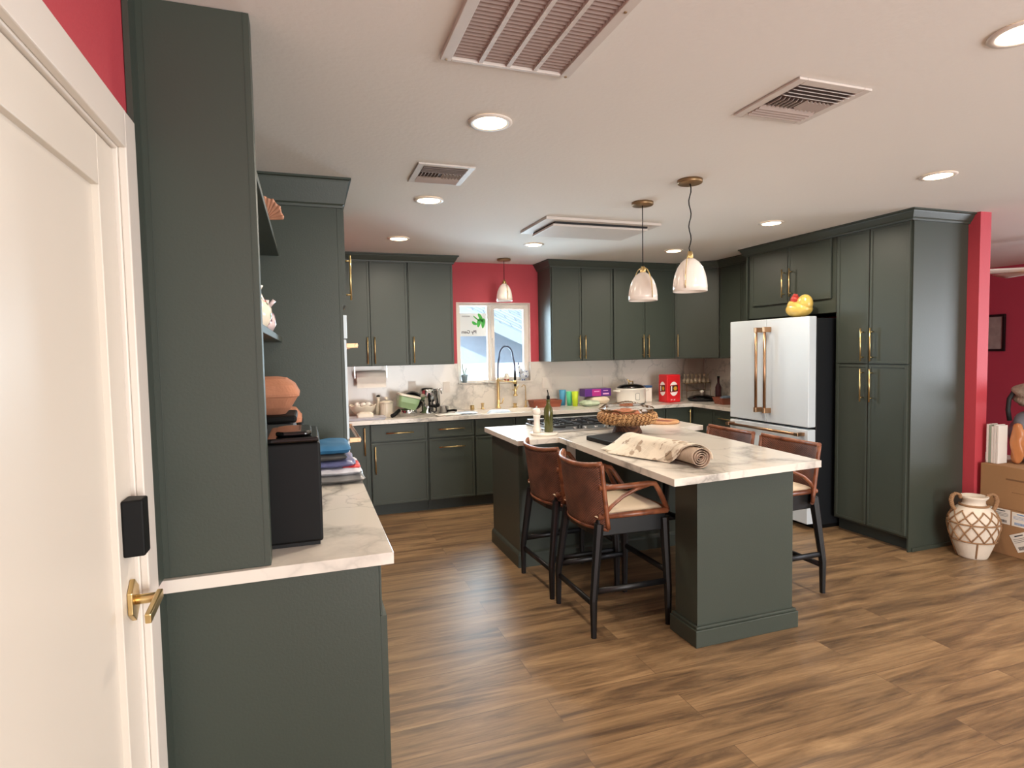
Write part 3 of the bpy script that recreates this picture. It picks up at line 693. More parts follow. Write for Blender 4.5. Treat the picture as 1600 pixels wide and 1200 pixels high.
# newspaper roll
NEWS = None
def newsmat():
    m, nt, b = newmat('newsprint'); tc=N(nt,'ShaderNodeTexCoord')
    br=N(nt,'ShaderNodeTexBrick', offset=.5); br.inputs['Scale'].default_value=1; br.inputs['Brick Width'].default_value=.05; br.inputs['Row Height'].default_value=.006
    br.inputs['Mortar Size'].default_value=.0016; br.inputs['Color1'].default_value=rgb((196,182,160)); br.inputs['Color2'].default_value=rgb((216,204,184)); br.inputs['Mortar'].default_value=rgb((232,222,204))
    nt.links.new(tc.outputs['Object'], br.inputs['Vector'])
    n=N(nt,'ShaderNodeTexNoise', Scale=7.0, Detail=3.0); nt.links.new(tc.outputs['Object'], n.inputs['Vector'])
    r=ramp(nt,[(.47,(0,0,0,1)),(.53,(1,1,1,1))]); nt.links.new(n.outputs['Fac'], r.inputs[0])
    mx=N(nt,'ShaderNodeMix', data_type='RGBA'); nt.links.new(r.outputs[0], mx.inputs[0]); mx.inputs[6].default_value=rgb((232,220,200)); nt.links.new(br.outputs['Color'], mx.inputs[7])
    n2=N(nt,'ShaderNodeTexNoise', Scale=14.0, Detail=2.0); nt.links.new(tc.outputs['Object'], n2.inputs['Vector'])
    r2=ramp(nt,[(.60,(0,0,0,1)),(.63,(1,1,1,1))]); nt.links.new(n2.outputs['Fac'], r2.inputs[0])
    m2=N(nt,'ShaderNodeMix', data_type='RGBA'); nt.links.new(r2.outputs[0], m2.inputs[0]); nt.links.new(mx.outputs[2], m2.inputs[6]); m2.inputs[7].default_value=rgb((170,150,128))
    nt.links.new(m2.outputs[2], b.inputs['Base Color']); b.inputs['Roughness'].default_value=.9
    return m
NEWS = newsmat()
t = thing('rolled_newspaper','loosely rolled newspaper lying on the near half of the island','newspaper',(1.875,2.50,.9145), math.radians(-1))
RN=.056
def spiral(y, shift=0, turns=4.2):
    pts=[]; nn=120
    for i in range(nn+1):
        a=-2*PI*turns*i/nn-.6; r_=.006+(RN-.006)*i/nn
        pts.append((r_*1.12*math.cos(a)*(1+.05*math.sin(3*a+shift)), y, r_*.92*math.sin(a)+RN*.94+.003))
    return pts
rows=[]
for y in (0,.02,.1,.25,.4,.55,.66):
    rows.append([(x+.010*math.sin(y*9), yy+.005*math.sin(i*.25), zz*(1-.30*y)) for i,(x,yy,zz) in enumerate(spiral(y,y*2))])
vs=[p for r_ in rows for p in r_]; nn=len(rows[0])
fs=[(j*nn+i,j*nn+i+1,(j+1)*nn+i+1,(j+1)*nn+i) for j in range(len(rows)-1) for i in range(nn-1)]
obj('roll', MB().add(vs,fs,True), flat('newsprint_roll_shade',(176,156,138),rough=.9,var=.2,scale=60), t, solid=.0016, fix=False)  # darker tone paints in the shade between the rolled layers
for q,(y0_,y1_,x0_,sk_) in enumerate(((.035,.56,-.078,.02),(.07,.64,-.095,-.03),(.12,.61,-.115,.05),(.03,.68,-.085,-.05),(.10,.73,-.10,.03))):
    Rq=RN+.004+.0028*q
    def fn(u,v):
        y=y0_+(y1_-y0_)*v+sk_*(u-.5)+(1-u)**1.6*.16*(1-v); hs=(1-.30*y)
        at=math.radians(140)
        if u<.42:
            k=u/.42; xt=Rq*1.12*math.cos(at); zt3=Rq*.92*math.sin(at)+RN*.94+.003
            x=(x0_-.11*v)*(1-k)+xt*k; z_=(.003+.0022*q)*(1-k)+zt3*k + .010*math.sin(k*PI)*-1 + .003*math.sin(v*9+q*2)*math.sin(k*PI)
        else:
            k=(u-.42)/.58; a=at-k*math.radians(140+35-7*q)
            x=Rq*1.12*math.cos(a); z_=Rq*.92*math.sin(a)+RN*.94+.003
        return (x+.010*math.sin(y*9), y, max(.0015+.001*q,z_*hs))
    obj('loose_sheet', MB().grid(36,14,fn), NEWS, t, solid=.0009)

# ---------------------------------------------------------------- bar stools
def stool(label, loc, rz):
    t = thing('bar_stool', label, 'bar stool', loc, rz, 'woven-back bar stools around the island')
    leg = lambda x0,y0,x1,y1: MB().tube([(x0,y0,.0),(x0*.98+x1*.02,y0*.98+y1*.02,.20),(x1,y1,.60)],.02,8,rs=[.016,.021,.027],smooth=False)
    for y in (-1,1):
        obj('leg', leg(-.232,y*.232,-.180,y*.205), BLACKW, t)
        obj('leg', leg(.225,y*.238,.215,y*.215), BLACKW, t)
        obj('stretcher', MB().tube([(-.222,y*.228,.245),(.223,y*.234,.245)],.012,8,flat=1.5), BLACKW, t)
        # rattan arm rail and curved brace
        a = MB().tube([(-.190,y*.228,.800),(-.05,y*.245,.800),(.09,y*.252,.806),(.135,y*.250,.800),(.165,y*.245,.76),(.20,y*.232,.70),(.232,y*.222,.650)],.0145,10)
        ar = obj('arm', a, RATTAN, t)
        obj('arm_brace', MB().tube([(-.165,y*.225,.645),(-.12,y*.238,.70),(-.06,y*.245,.745),(.02,y*.248,.78),(.10,y*.250,.797)],.0105,8), RATTAN, ar)
    obj('stretcher', MB().tube([(-.226,-.228,.175),(-.226,.228,.175)],.012,8,flat=1.5), BLACKW, t)
    obj('stretcher', MB().tube([(.224,-.234,.30),(.224,.234,.30)],.012,8,flat=1.5), BLACKW, t)
    obj('apron', MB().prism([(-.185,-.205),(.222,-.222),(.222,.222),(-.185,.205),(-.205,.1),(-.205,-.1)],.530,.625), BLACKW, t, bevel=.006)
    obj('seat_rim', MB().tube([(-.19,-.215,.640),(.225,-.232,.640),(.235,-.222,.640),(.235,.222,.640),(.225,.232,.640),(-.19,.215,.640)],.015,10), RATTAN, t)
    def cush(u,v):
        x=-.195+u*.425; y=(v-.5)*.43; e=(1-(2*u-1)**6)*(1-(2*v-1)**6)
        return (x,y,.637+.038*max(0,e)**.5)
    mb=MB().grid(20,20,cush); 
    obj('cushion', mb, CREAMF, t, fix=False)
    # curved back
    def bk(u,v):
        y=(u-.5)*2; yy=y*(.235+.008*v)
        x=-.262+.080*abs(y)**2.6 + (1-v)*.042
        z=.575+(.905-.575)*v + .018*abs(y)**3*v - .012*(1-abs(y)**2)*(0)
        return (x,yy,z)
    obj('back_panel', MB().grid(22,12,bk), WEAVE, t, solid=.012)
    top=[bk(i/22,1) for i in range(23)]; bot=[bk(i/22,.0) for i in range(23)]
    obj('top_rail', MB().tube([(x,y,z+.006) for x,y,z in top],.0135,10), RATTAN, t)
    sp=MB().tube([(x,y,z-.002) for x,y,z in bot],.011,10)
    for u in (0,1): sp.tube([bk(u,v/8) for v in range(9)],.0125,10)
    obj('back_frame', sp, RATTAN, t)
    return t
s0 = stool('woven-back bar stool nearest the camera on the left side of the island',(1.62,2.99,0),0)
dup(s0,(1.600,3.535,0),math.radians(2),'woven-back bar stool tucked at the inner corner of the left side of the island')
dup(s0,(2.735,2.995,0),PI,'woven-back bar stool on the right side of the island in front of the fridge')
dup(s0,(2.735,3.555,0),PI,'woven-back bar stool farthest back on the right side of the island')

# ---------------------------------------------------------------- fridge and pantry
FX,FY0,FY1 = 3.86,3.755,4.70
t = thing('refrigerator','white french-door refrigerator with bronze bar handles','refrigerator',(FX,FY1,0),-PI/2)
w_=FY1-FY0
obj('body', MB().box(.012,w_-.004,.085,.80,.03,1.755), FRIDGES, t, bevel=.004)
obj('kick_grille', MB().box(.02,w_-.01,.10,.78,0,.029), BLACK, t)
sx=.470
o=obj('door', MB().box(0,sx-.003,0,.08,.857,1.77), FRIDGEW, t, bevel=.006)
def bar(par,x,z0,z1):
    mb=MB().tube([(x,-.062,z0),(x,-.062,z1)],.0125,14); par_=obj('handle',mb,BRONZE,par)
    for z in (z0+.012,z1-.012): obj('handle_mount', MB().box(x-.015,x+.015,-.076,-.0005,z-.022,z+.022), BRONZE, par_, bevel=.003)
bar(o,sx-.055,.952,1.69)
o=obj('door', MB().box(sx+.003,w_,0,.08,.857,1.77), FRIDGEW, t, bevel=.006)
bar(o,sx+.050,.952,1.69)
o=obj('freezer_drawer', MB().box(0,w_,0,.08,.05,.838), FRIDGEW, t, bevel=.006)
mb=MB().tube([(.03,-.062,.80),(w_-.04,-.062,.80)],.0125,14); h_=obj('handle',mb,BRONZE,o)
for x in (.045,w_-.055): obj('handle_mount', MB().box(x-.022,x+.022,-.076,-.0005,.785,.815), BRONZE, h_, bevel=.003)
# hen on fridge
YEL = flat('speckled_yellow_glaze', (210,178,92), rough=.3, var=.25, scale=25, coat=.4)
REDG = flat('red_glaze', (176,58,52), rough=.3, var=.1, coat=.4)
t = thing('ceramic_hen','yellow ceramic hen with a red head sitting on top of the refrigerator','hen figurine',(4.0,4.0,1.772),-PI/2)
obj('body', MB().ell((0,0,.070),(.125,.085,.070)).ell((.062,0,.115),(.072,.055,.078)).ell((-.06,0,.10),(.06,.05,.06)), YEL, t)
obj('head', MB().ell((-.045,0,.155),(.042,.036,.040)).ell((-.05,0,.195),(.022,.01,.014)).ell((-.03,0,.192),(.018,.01,.012)).tube([(-.08,0,.155),(-.105,0,.148)],.01,8,rs=[.01,.002]), REDG, t)

# over fridge cabinet
t = cabinet('fridge_cabinet','two-door green cabinet above the refrigerator','cabinet',(4.12,4.745,1.80),1.012,XR-.002-4.12,UT+.005-1.80,
        [('door',.055,.508,.118,UT-1.80-.012,(.508-.095+.06,.245+.05,'v',.25)),('door',.514,.975,.118,UT-1.80-.012,(.514+.045,.245+.05,'v',.25))], rz=-PI/2)
tag(obj('fridge_side_panel', MB().box(4.10,XR-.002,4.747,4.764,0,UT), GREEN),'green end panel between the fridge and the right wall counter','cabinet panel')
# pantry
PY0,PY1 = 3.093,3.731
t = cabinet('pantry_cabinet','tall four-door green pantry cabinet right of the refrigerator','cabinet',(4.12,PY1,0),PY1-PY0,XR-.002-4.12,UT+.005,
        [('door',.025,.312,1.385,UT-.008,(.312-.040,1.53,'v',.255)),('door',.318,.636,1.385,UT-.008,(.318+.036,1.53,'v',.255)),
         ('door',.025,.312,.118,1.375,(.312-.040,1.215,'v',.255)),('door',.318,.636,.118,1.375,(.318+.036,1.215,'v',.255))], rz=-PI/2, toe=.10)
obj('side_skin', MB().box(PY1-PY0+.0005,PY1-PY0+.012,.0,XR-.004-4.12,.0,UT+.004), GREEN, t)
obj('side_shoe', MB().box(PY1-PY0+.0125,PY1-PY0+.022,.03,XR-.004-4.12,0,.03), GREEN, t, bevel=.003)
crown('crown_molding','green crown along the top of the pantry and over-fridge cabinets', [(XR-.001,4.764),(4.10,4.764),(4.10,PY0-.012),(XR-.001,PY0-.012)])

# ---------------------------------------------------------------- left hutch, counter, oven tower
LY = 1.825; OY = 3.42
t = thing('base_cabinet','green base cabinet under the left counter, its end panel facing the camera','cabinet',(XL+.002,LY+.035,0))
w_=.19+.0-(XL+.002)
obj('scribe_strip', MB().box(0,.014,-.083,-.0005,0,.876), GREEN, t)
obj('carcass', MB().box(0,w_,.0,OY-LY-.036,.10,.876).box(0,w_-.06,.0,OY-LY-.036,0,.0995), GREEN, t, bevel=.002)
def xdoor(x,y0,y1,z0,z1):
    mb=MB(); b=.02
    mb.box(x,x+.015,y0,y1,z0,z1).box(x+.015,x+.02,y0,y0+b,z0,z1).box(x+.015,x+.02,y1-b,y1,z0,z1).box(x+.015,x+.02,y0+b,y1-b,z0,z0+b).box(x+.015,x+.02,y0+b,y1-b,z1-b,z1); return mb
for i in range(3):
    a=.004+i*.51; o=obj('door', xdoor(w_+.0005,a,a+.50,.115,.700), GREEN, t); yy=a+.46 if i!=1 else a+.04
obj('face_frame', MB().box(w_+.0005,w_+.006,0,OY-LY-.04,.706,.87), GREEN, t)
tag(obj('side_countertop', MB().box(XL+.001,.233,LY,OY-.001,.877,.914), MARBLE, bevel=.002),'white veined countertop in the left foreground under the black appliance','countertop')
# hutch
t = thing('shelf_hutch','tall green open-shelf hutch rising from the left counter to the ceiling','cabinet',(XL+.002,LY+.018,.9145))
zt_=ZC-.001-.9145; w_=-.121-(XL+.002); L_=OY-(LY+.018)-.002
obj('end_panel', MB().box(0,w_-.0,0,.02,0,zt_), GREEN, t, bevel=.001)
obj('face_stile', MB().box(w_-.020,w_,.0205,.060,0,zt_).box(w_-.0165,w_-.0155,-.0015,-.0002,0,zt_).box(.03,.031,-.0015,-.0002,0,zt_), GREEN, t, bevel=.001)
obj('back_panel', MB().box(0,.008,.0205,L_,0,zt_), GREEN, t)
obj('scribe_strip', MB().box(.0,.014,-.066,-.0005,0,zt_), GREEN, t)
for z0,th in ((1.600,.026),(2.060,.024)):
    obj('shelf', MB().box(.009,w_-.002,.061,L_,z0-.9145,z0-.9145+th), GREEN, t, bevel=.002)
# shelf items
FLW = None
def floral(name, base, cols, sc=28):
    m, nt, b = newmat(name); tc=N(nt,'ShaderNodeTexCoord')
    vo=N(nt,'ShaderNodeTexVoronoi', Scale=sc); nt.links.new(tc.outputs['Object'], vo.inputs['Vector'])
    r=ramp(nt,[(0,(1,1,1,1)),(.33,(1,1,1,1)),(.40,(0,0,0,1))]); nt.links.new(vo.outputs['Distance'], r.inputs[0])
    se=N(nt,'ShaderNodeSeparateColor'); nt.links.new(vo.outputs['Color'], se.inputs[0])
    cr=ramp(nt,[(0,rgb(cols[0])),(.45,rgb(cols[1])),(1,rgb(cols[-1]))]); cr.color_ramp.interpolation='CONSTANT'; nt.links.new(se.outputs[0], cr.inputs[0])
    mx=N(nt,'ShaderNodeMix', data_type='RGBA'); mx.inputs[6].default_value=rgb(base); nt.links.new(r.outputs[0], mx.inputs[0]); nt.links.new(cr.outputs[0], mx.inputs[7])
    nt.links.new(mx.outputs[2], b.inputs['Base Color']); b.inputs['Roughness'].default_value=.2; b.inputs['Coat Weight'].default_value=.4; return m
FLW = floral('painted_floral_glaze', (232,220,200), [(176,60,48),(86,120,62),(206,150,70)])
FLB = floral('painted_blue_glaze', (214,220,226), [(52,70,120),(90,110,160),(40,50,80)], 40)
FLP = floral('painted_plum_glaze', (210,190,190), [(90,50,70),(140,90,110),(60,60,80)], 40)
t = thing('painted_jug','cream ceramic jug painted with red and green flowers on the lower hutch shelf','jug',(-.195,2.47,1.6275))
obj('body', MB().lathe([(.045,0),(.05,.005),(.075,.05),(.072,.085),(.045,.125),(.035,.15),(.046,.17)],(0,0,0)), FLW, t)
obj('jug_handle', MB().tube([(0,.045,.15),(0,.09,.14),(0,.10,.09),(0,.07,.05)],.008), FLW, t)
t = thing('painted_pitcher','plum patterned ceramic pitcher behind the floral jug on the lower hutch shelf','pitcher',(-.165,2.64,1.6275))
obj('body', MB().lathe([(.035,0),(.05,.03),(.044,.07),(.022,.10),(.026,.13)],(0,0,0)), FLP, t)
obj('spout', MB().tube([(.025,0,.105),(.045,0,.13)],.008,8), FLP, t)
SHL = flat('shell_brown_ceramic', (186,132,104), rough=.5, var=.2, scale=30)
mb=MB(); vs=[(0,0,0)]; n=26
M_=Matrix.Rotation(math.radians(75),4,'X')
prof_pts=[]
mb2=MB()
def shell(u,v):
    a=PI*u-.0; r=.085*v*(1+.04*math.sin(u*PI*13)*v)
    dz=.02*(1-v*v)+.005*math.cos(u*PI*26)*v
    return (-.185+r*math.cos(a)*.8+.045, 2.62+dz, 2.0865+r*math.sin(a))
mb2.grid(52,8,shell)
tag(obj('shell_dish', mb2, SHL, solid=.005),'brown scalloped shell dish standing on the top hutch shelf','decorative dish')

# oven tower
t = thing('oven_cabinet','tall green oven cabinet at the end of the left counter','cabinet',(XL+.002,OY,0))
w_=.20-(XL+.002)-.02; TH=UT+.005; OD=.86
obj('carcass', MB().box(0,w_,0,.019,0,TH).box(0,w_,OD-.02,OD,0,TH).box(0,w_,.0195,OD-.0205,1.77,TH).box(0,w_,.0195,OD-.0205,.0,.40).box(0,.015,.0195,OD-.0205,.405,1.765), GREEN, t, bevel=.001)
obj('face_frame', MB().box(w_+.0003,w_+.018,0,.045,0,TH).box(w_+.0003,w_+.018,OD-.045,OD,0,TH), GREEN, t, bevel=.001)
for (a,b,hy) in ((.008,.427,.395),(.433,.852,.465)):
    o=obj('door', xdoor(w_+.0185,a,b,1.80,UT-.01), GREEN, t)
    hh = .13 if hy<.4 else .465
    hh = .06 if hy<.4 else .80
    obj('handle', MB().tube([(w_+.068,hh,1.835),(w_+.068,hh,2.085)],.006).tube([(w_+.038,hh,1.865),(w_+.068,hh,1.865)],.005,8).tube([(w_+.038,hh,2.055),(w_+.068,hh,2.055)],.005,8), GOLD, o)
o=obj('drawer', xdoor(w_+.0185,.008,.852,.115,.39), GREEN, t)
crown('crown_molding','green crown on top of the oven cabinet', [(XL+.002,OY),(.20,OY),(.20,OY+OD),(XL+.002,OY+OD)][::1], z0=2.33, out=.06) 
t = thing('double_wall_oven','white double wall oven with bronze handles, seen edge-on in the oven cabinet','oven',(.20-.005,OY+.048,0))
L_=OD-.096
obj('oven_body', MB().box(-.55,-.001,.002,L_-.002,.41,1.745), BLACKM, t)
obj('control_panel', MB().box(.0,.024,0,L_,1.618,1.750), FRIDGEW, t, bevel=.003)
for z0,z1,zh in ((1.045,1.612,1.578),(.42,1.035,1.005)):
    o=obj('oven_door', MB().box(.0,.018,0,L_,z0,z1), FRIDGEW, t, bevel=.003)
    obj('oven_window', MB().box(.0185,.020,.12,L_-.12,z0+.12,z1-.14), BLACKG, o)
    zz = zh+.03 if zh<1.2 else zh
    mb=MB().tube([(.074,.02,zz),(.074,L_-.02,zz)],.011,12)
    for y in (.035,L_-.035): mb.box(.0185,.082,y-.014,y+.014,zz-.014,zz+.014)
    obj('handle', mb, BRONZE, o, bevel=.002)

# ---- items on the left counter
t = thing('black_countertop_appliance','tall black boxy appliance with a lid knob on the left counter','kitchen appliance',(-.135,1.985,.9145))
obj('housing', MB().box(0,.165,0,.33,.012,.335), BLACK, t, bevel=.008, seg=3)
obj('foot', MB().box(.01,.155,.01,.32,0,.0118), BLACKM, t)
obj('lid', MB().box(.004,.161,.004,.326,.3355,.352), BLACKG, t, bevel=.006)
obj('lid_knob', MB().prism([(.030,.06),(.05,.035),(.125,.035),(.14,.06),(.14,.21),(.125,.235),(.05,.235),(.03,.21)],.3525,.368), BLACKG, t, bevel=.006)
obj('button', MB().box(-.003,-.0003,.05,.06,.26,.27).box(-.003,-.0003,.05,.06,.12,.13), CHROME, t)
GREYP = flat('charcoal_plastic', (62,64,64), rough=.35, var=.15, scale=10, coat=.2)
t = thing('air_fryer','charcoal air fryer with rounded top behind the black appliance','air fryer',(-.37,2.62,.9145))
obj('housing', MB().box(0,.315,0,.30,0,.33), GREYP, t, bevel=.04, seg=4)
obj('handle', MB().box(.3155,.325,.10,.20,.18,.21), CHROME, t, bevel=.003)
obj('top_panel', MB().box(.02,.32,.02,.30,.3305,.362), BLACK, t, bevel=.01)
def baker(z0,z1):
    return None
t = thing('clay_baker','terracotta clay baker with a domed lid stacked on the air fryer','baking dish',(-.185,2.80,1.278))
def rrect(a,b,r,n=6):
    pts=[]
    for cx,cy,a0 in ((a-r,b-r,0),(-a+r,b-r,PI/2),(-a+r,-b+r,PI),(a-r,-b+r,3*PI/2)):
        for i in range(n+1): pts.append((cx+r*math.cos(a0+i*PI/2/n), cy+r*math.sin(a0+i*PI/2/n)))
    return pts
def loft(mb, rings):
    n=len(rings[0][0]); vs=[]
    for pts,z in rings: vs += [(x,y,z) for x,y in pts]
    fs=[(i*n+k,i*n+(k+1)%n,(i+1)*n+(k+1)%n,(i+1)*n+k) for i in range(len(rings)-1) for k in range(n)]
    fs += [tuple(range(n))[::-1], tuple(range((len(rings)-1)*n,len(rings)*n))]
    return mb.add(vs,fs)
obj('dish', loft(MB(),[(rrect(.09,.11,.03),0),(rrect(.115,.135,.04),.03),(rrect(.142,.16,.05),.075)]), TERRA, t, bevel=.003)
obj('lid', loft(MB(),[(rrect(.148,.165,.05),.0755),(rrect(.148,.165,.05),.088),(rrect(.130,.147,.05),.125),(rrect(.095,.11,.045),.152),(rrect(.06,.07,.03),.158)]), TERRA, t, bevel=.004)
t = tag(obj('clay_platter', loft(MB(),[(rrect(.11,.09,.03),.915),(rrect(.15,.125,.04),.93),(rrect(.16,.135,.04),.945)]), TERRA),'flat terracotta dish on the counter behind the air fryer','dish')
t.location=(-.2,3.15,0)
t = tag(obj('serving_dish', loft(MB(),[(rrect(.155,.13,.04),0),(rrect(.155,.13,.04),.02),(rrect(.13,.10,.04),.06),(rrect(.03,.02,.01),.085)]), TERRA),'terracotta lid with a pointed corner on the tall black box','dish')
t.location=(-.19,3.14,1.205)
tag(obj('black_box', MB().box(-.36,-.03,3.0,3.28,.9465,1.203), BLACK, bevel=.01),'black box behind the air fryer carrying a terracotta lid','box')
bags=[((.13,3.07,.935),(.23,.42,.040),flat('grey_plastic_bag',(128,126,124),rough=.3,var=.35,scale=14),'grey translucent bag at the bottom of the package stack'),
      ((.125,3.07,.968),(.21,.38,.036),flat('white_print_bag',(210,208,214),rough=.3,var=.25,scale=16),'white plastic package with a dark print in the stack'),
      ((.185,3.00,.985),(.085,.16,.022),flat('red_label_bag',(206,62,62),rough=.4,var=.1),'red label package poking out of the stack'),
      ((.105,3.07,1.003),(.20,.34,.036),flat('navy_white_bag',(96,100,138),rough=.3,var=.6,scale=22),'navy and white plastic package in the stack'),
      ((.085,3.07,1.035),(.16,.32,.034),flat('dark_grey_fabric',(78,76,74),rough=.8,var=.2,scale=30),'dark grey folded fabric near the top of the stack'),
      ((.090,3.07,1.073),(.19,.32,.050),flat('blue_fabric',(44,102,142),rough=.7,var=.2,scale=16),'blue cloth bag on top of the package stack')]
for i,(c,s_,m_,lb) in enumerate(bags):
    tag(obj('plastic_package', crumple(MB(),c,s_,i*3+1,amp=.10,n=18), m_), lb, 'package', 'packages stacked on the left counter')

# ---- items along the back counter
z=CT1+.0008
t = thing('paper_towel_roll','white paper towel roll mounted under the left upper cabinet','paper towel',(.45,6.0,1.30))
obj('roll', MB().lathe([(.060,0),(.060,.285)],(0,0,0),n=32,M=Matrix.Rotation(PI/2,4,'Y')), PAPERW, t)
obj('hanging_sheet', MB().box(.003,.282,-.0625,-.0605,-.105,.0), PAPERW, t)
obj('holder', MB().tube([(-.014,0,0),(.30,0,0)],.008).box(-.016,-.008,-.012,.012,-.01,.108).box(.294,.302,-.012,.012,-.01,.108), STEEL, t)
LSTUFF = flat('cream_ceramic', (226,216,196), rough=.35, var=.06, coat=.2)
t = thing('scalloped_bowl','cream ceramic bowl with a wavy rim at the left end of the back counter','bowl',(.50,5.93,z))
def bowl(u,v):
    a=2*PI*u; r=.035+.095*v**.6; r*= (1+.04*math.sin(a*8)*v); return (r*math.cos(a), r*math.sin(a), .02+.095*v**1.5+.008*math.sin(a*8)*v**3)
obj('bowl', MB().grid(64,10,bowl).lathe([(.05,0),(.038,.022)],(0,0,0)), LSTUFF, t, solid=.004)
for i,(dx,dy,r_) in enumerate(((-.05,0,.03),(.0,-.03,.03),(.05,.01,.03))):
    tag(obj('garlic_bulb', MB().ell((.50+dx,5.93+dy,z+.118),(r_,r_,r_*.8)), PAPERW), 'pale bulb lying in the wavy-rimmed bowl','garlic','bulbs in the wavy-rimmed bowl')
tag(obj('serving_tray', loft(MB(),[(rrect(.17,.12,.03),z),(rrect(.185,.13,.03),z+.018)]), flat('pale_blue_tray',(196,196,206),rough=.4,var=.03)),'pale tray under the cream crockery at the left end of the back counter','tray')
C.objects[-1].location=(.50,5.70,0)
tag(obj('butter_dish', loft(MB(),[(rrect(.075,.045,.015),0),(rrect(.075,.045,.015),.03),(rrect(.05,.03,.012),.045)]), LSTUFF),'low cream dish in front of the wavy-rimmed bowl','dish'); C.objects[-1].location=(.50,5.72,z+.019)
t = thing('milk_frother_bottle','slim cream bottle with a dark top beside the canister','bottle',(.655,5.97,z))
obj('body', MB().lathe([(.028,0),(.03,.06),(.022,.10),(.015,.15),(.018,.185)],(0,0,0)), LSTUFF, t)
obj('cap', MB().lathe([(.018,.1855),(.018,.20),(.0001,.205)],(0,0,0)), BLACK, t)
t = thing('ceramic_canister','cream ribbed canister with a round knob lid','canister',(.72,5.86,z))
cn=MB()
def can(u,v):
    a=2*PI*u; r=.062*(1+.015*math.sin(a*20)); return (r*math.cos(a), r*math.sin(a), .13*v)
cn.grid(80,4,can)
obj('pot', cn.lathe([(.0001,.001),(.062,.001)],(0,0,0)), LSTUFF, t)
obj('lid', MB().lathe([(.068,.1305),(.068,.142),(.045,.152),(.0001,.155)],(0,0,0)), LSTUFF, t)
obj('knob', MB().ell((0,0,.172),(.019,.019,.018)), LSTUFF, t)
GRN = flat('sage_green_plastic', (142,172,126), rough=.25, var=.05, coat=.4)
t = thing('green_waffle_maker','sage green tilted kitchen appliance with cream lid edge and black handle','kitchen appliance',(.90,5.80,z))
M1=Matrix.Rotation(math.radians(14),4,'Y')
def rot(mb,M,c=(0,0,0)):
    mb.v=[tuple(M@Vector(p)+Vector(c)) for p in mb.v]; return mb
obj('green_shell', rot(loft(MB(),[(rrect(.085,.08,.03),0),(rrect(.10,.10,.03),.06),(rrect(.105,.105,.03),.115)]),M1,(0,0,.075)), GRN, t, bevel=.004)
obj('cream_rim', rot(loft(MB(),[(rrect(.11,.11,.03),.1155),(rrect(.11,.11,.03),.135)]),M1,(0,0,.075)), LSTUFF, t, bevel=.003)
obj('steel_base', MB().lathe([(.085,0),(.085,.055),(.07,.07)],(.02,0,0)), CHROME, t)
obj('handle', MB().tube([(-.075,-.07,.065),(-.13,-.12,.028),(-.16,-.14,.019)],.018,12), BLACK, t)
t = thing('black_domed_pan_lid','black domed lid leaning behind the green appliance','lid',(1.0,5.99,z))
obj('lid', MB().lathe([(.105,.0),(.095,.03),(.06,.058),(.0001,.07)],(0,0,.13),n=32,M=Matrix.Rotation(math.radians(58),4,'X')), BLACKG, t)
obj('knob', MB().ell((0,-.072,.175),(.016,.016,.016)), CHROME, t)
t = thing('chrome_espresso_machine','chrome coffee machine with black fittings','coffee machine',(1.13,5.86,z))
obj('body', MB().lathe([(.085,.0),(.085,.02),(.06,.03),(.06,.12),(.075,.13),(.078,.24),(.06,.262),(.0001,.265)],(0,0.02,0),n=32), CHROME, t)
obj('side_column', MB().lathe([(.025,.02),(.025,.23),(.03,.235),(.03,.25)],(.10,0,0)), CHROME, t)
obj('valve', MB().tube([(.10,0,.245),(.13,-.03,.25),(.135,-.03,.20)],.008), CHROME, t)
obj('portafilter', MB().lathe([(.032,.075),(.034,.10)],(.03,-.08,0)).tube([(.03,-.09,.09),(.05,-.15,.08)],.012), BLACK, t)
obj('knob', MB().ell((.09,-.04,.09),(.022,.022,.022)).ell((.0,-.075,.17),(.014,.014,.05)), BLACK, t)
t = thing('black_handled_saucepan','small steel saucepan with a black handle beside the coffee machine','pan',(1.30,5.93,z))
obj('pan', MB().lathe([(.05,0),(.055,.01),(.055,.07),(.058,.072)],(0,0,0)), STEEL, t)
obj('handle', MB().tube([(.035,-.045,.018),(.08,-.11,.03),(.10,-.15,.03)],.012), BLACK, t)
SHEETB=flat('pale_blue_plastic', (206,222,236), rough=.35, var=.15, scale=12)
for i,(c,s_,m_,lb) in enumerate((((1.29,5.66,z+.006),(.24,.14,.012),PAPERW,'crumpled white paper in front of the coffee machine'),((1.49,5.74,z+.007),(.20,.18,.014),SHEETB,'pale blue plastic sheet left of the sink'),)):
    tag(obj('loose_paper', crumple(MB(),c,s_,i+31,amp=.2), m_), lb, 'paper')
tag(obj('dish_cloth', crumple(MB(),(1.84,5.74,.905),(.24,.10,.05),51,amp=.2), SHEETB),'pale blue cloth bunched over the sink','cloth')
tag(obj('outlet_plate', MB().box(.985,1.065,YB-.021,YB-.0165,1.11,1.235), WHITE, bevel=.001),'white outlet plate behind the green appliance','outlet')
def outlet(x,z0,label,w=.075,h=.118):
    t=thing('outlet_plate',label,'outlet',(x,YB-.0165,z0))
    obj('plate', MB().box(0,w,-.005,0,0,h), WHITE, t, bevel=.001)
    obj('switch', MB().box(w*.3,w*.7,-.0075,-.0052,h*.25,h*.75), WHITE, t)
outlet(1.355,1.10,'white switch plate just left of the window')
outlet(2.49,1.105,'white outlet plate right of the window',.115)
outlet(3.25,1.09,'white outlet plate behind the slow cooker')
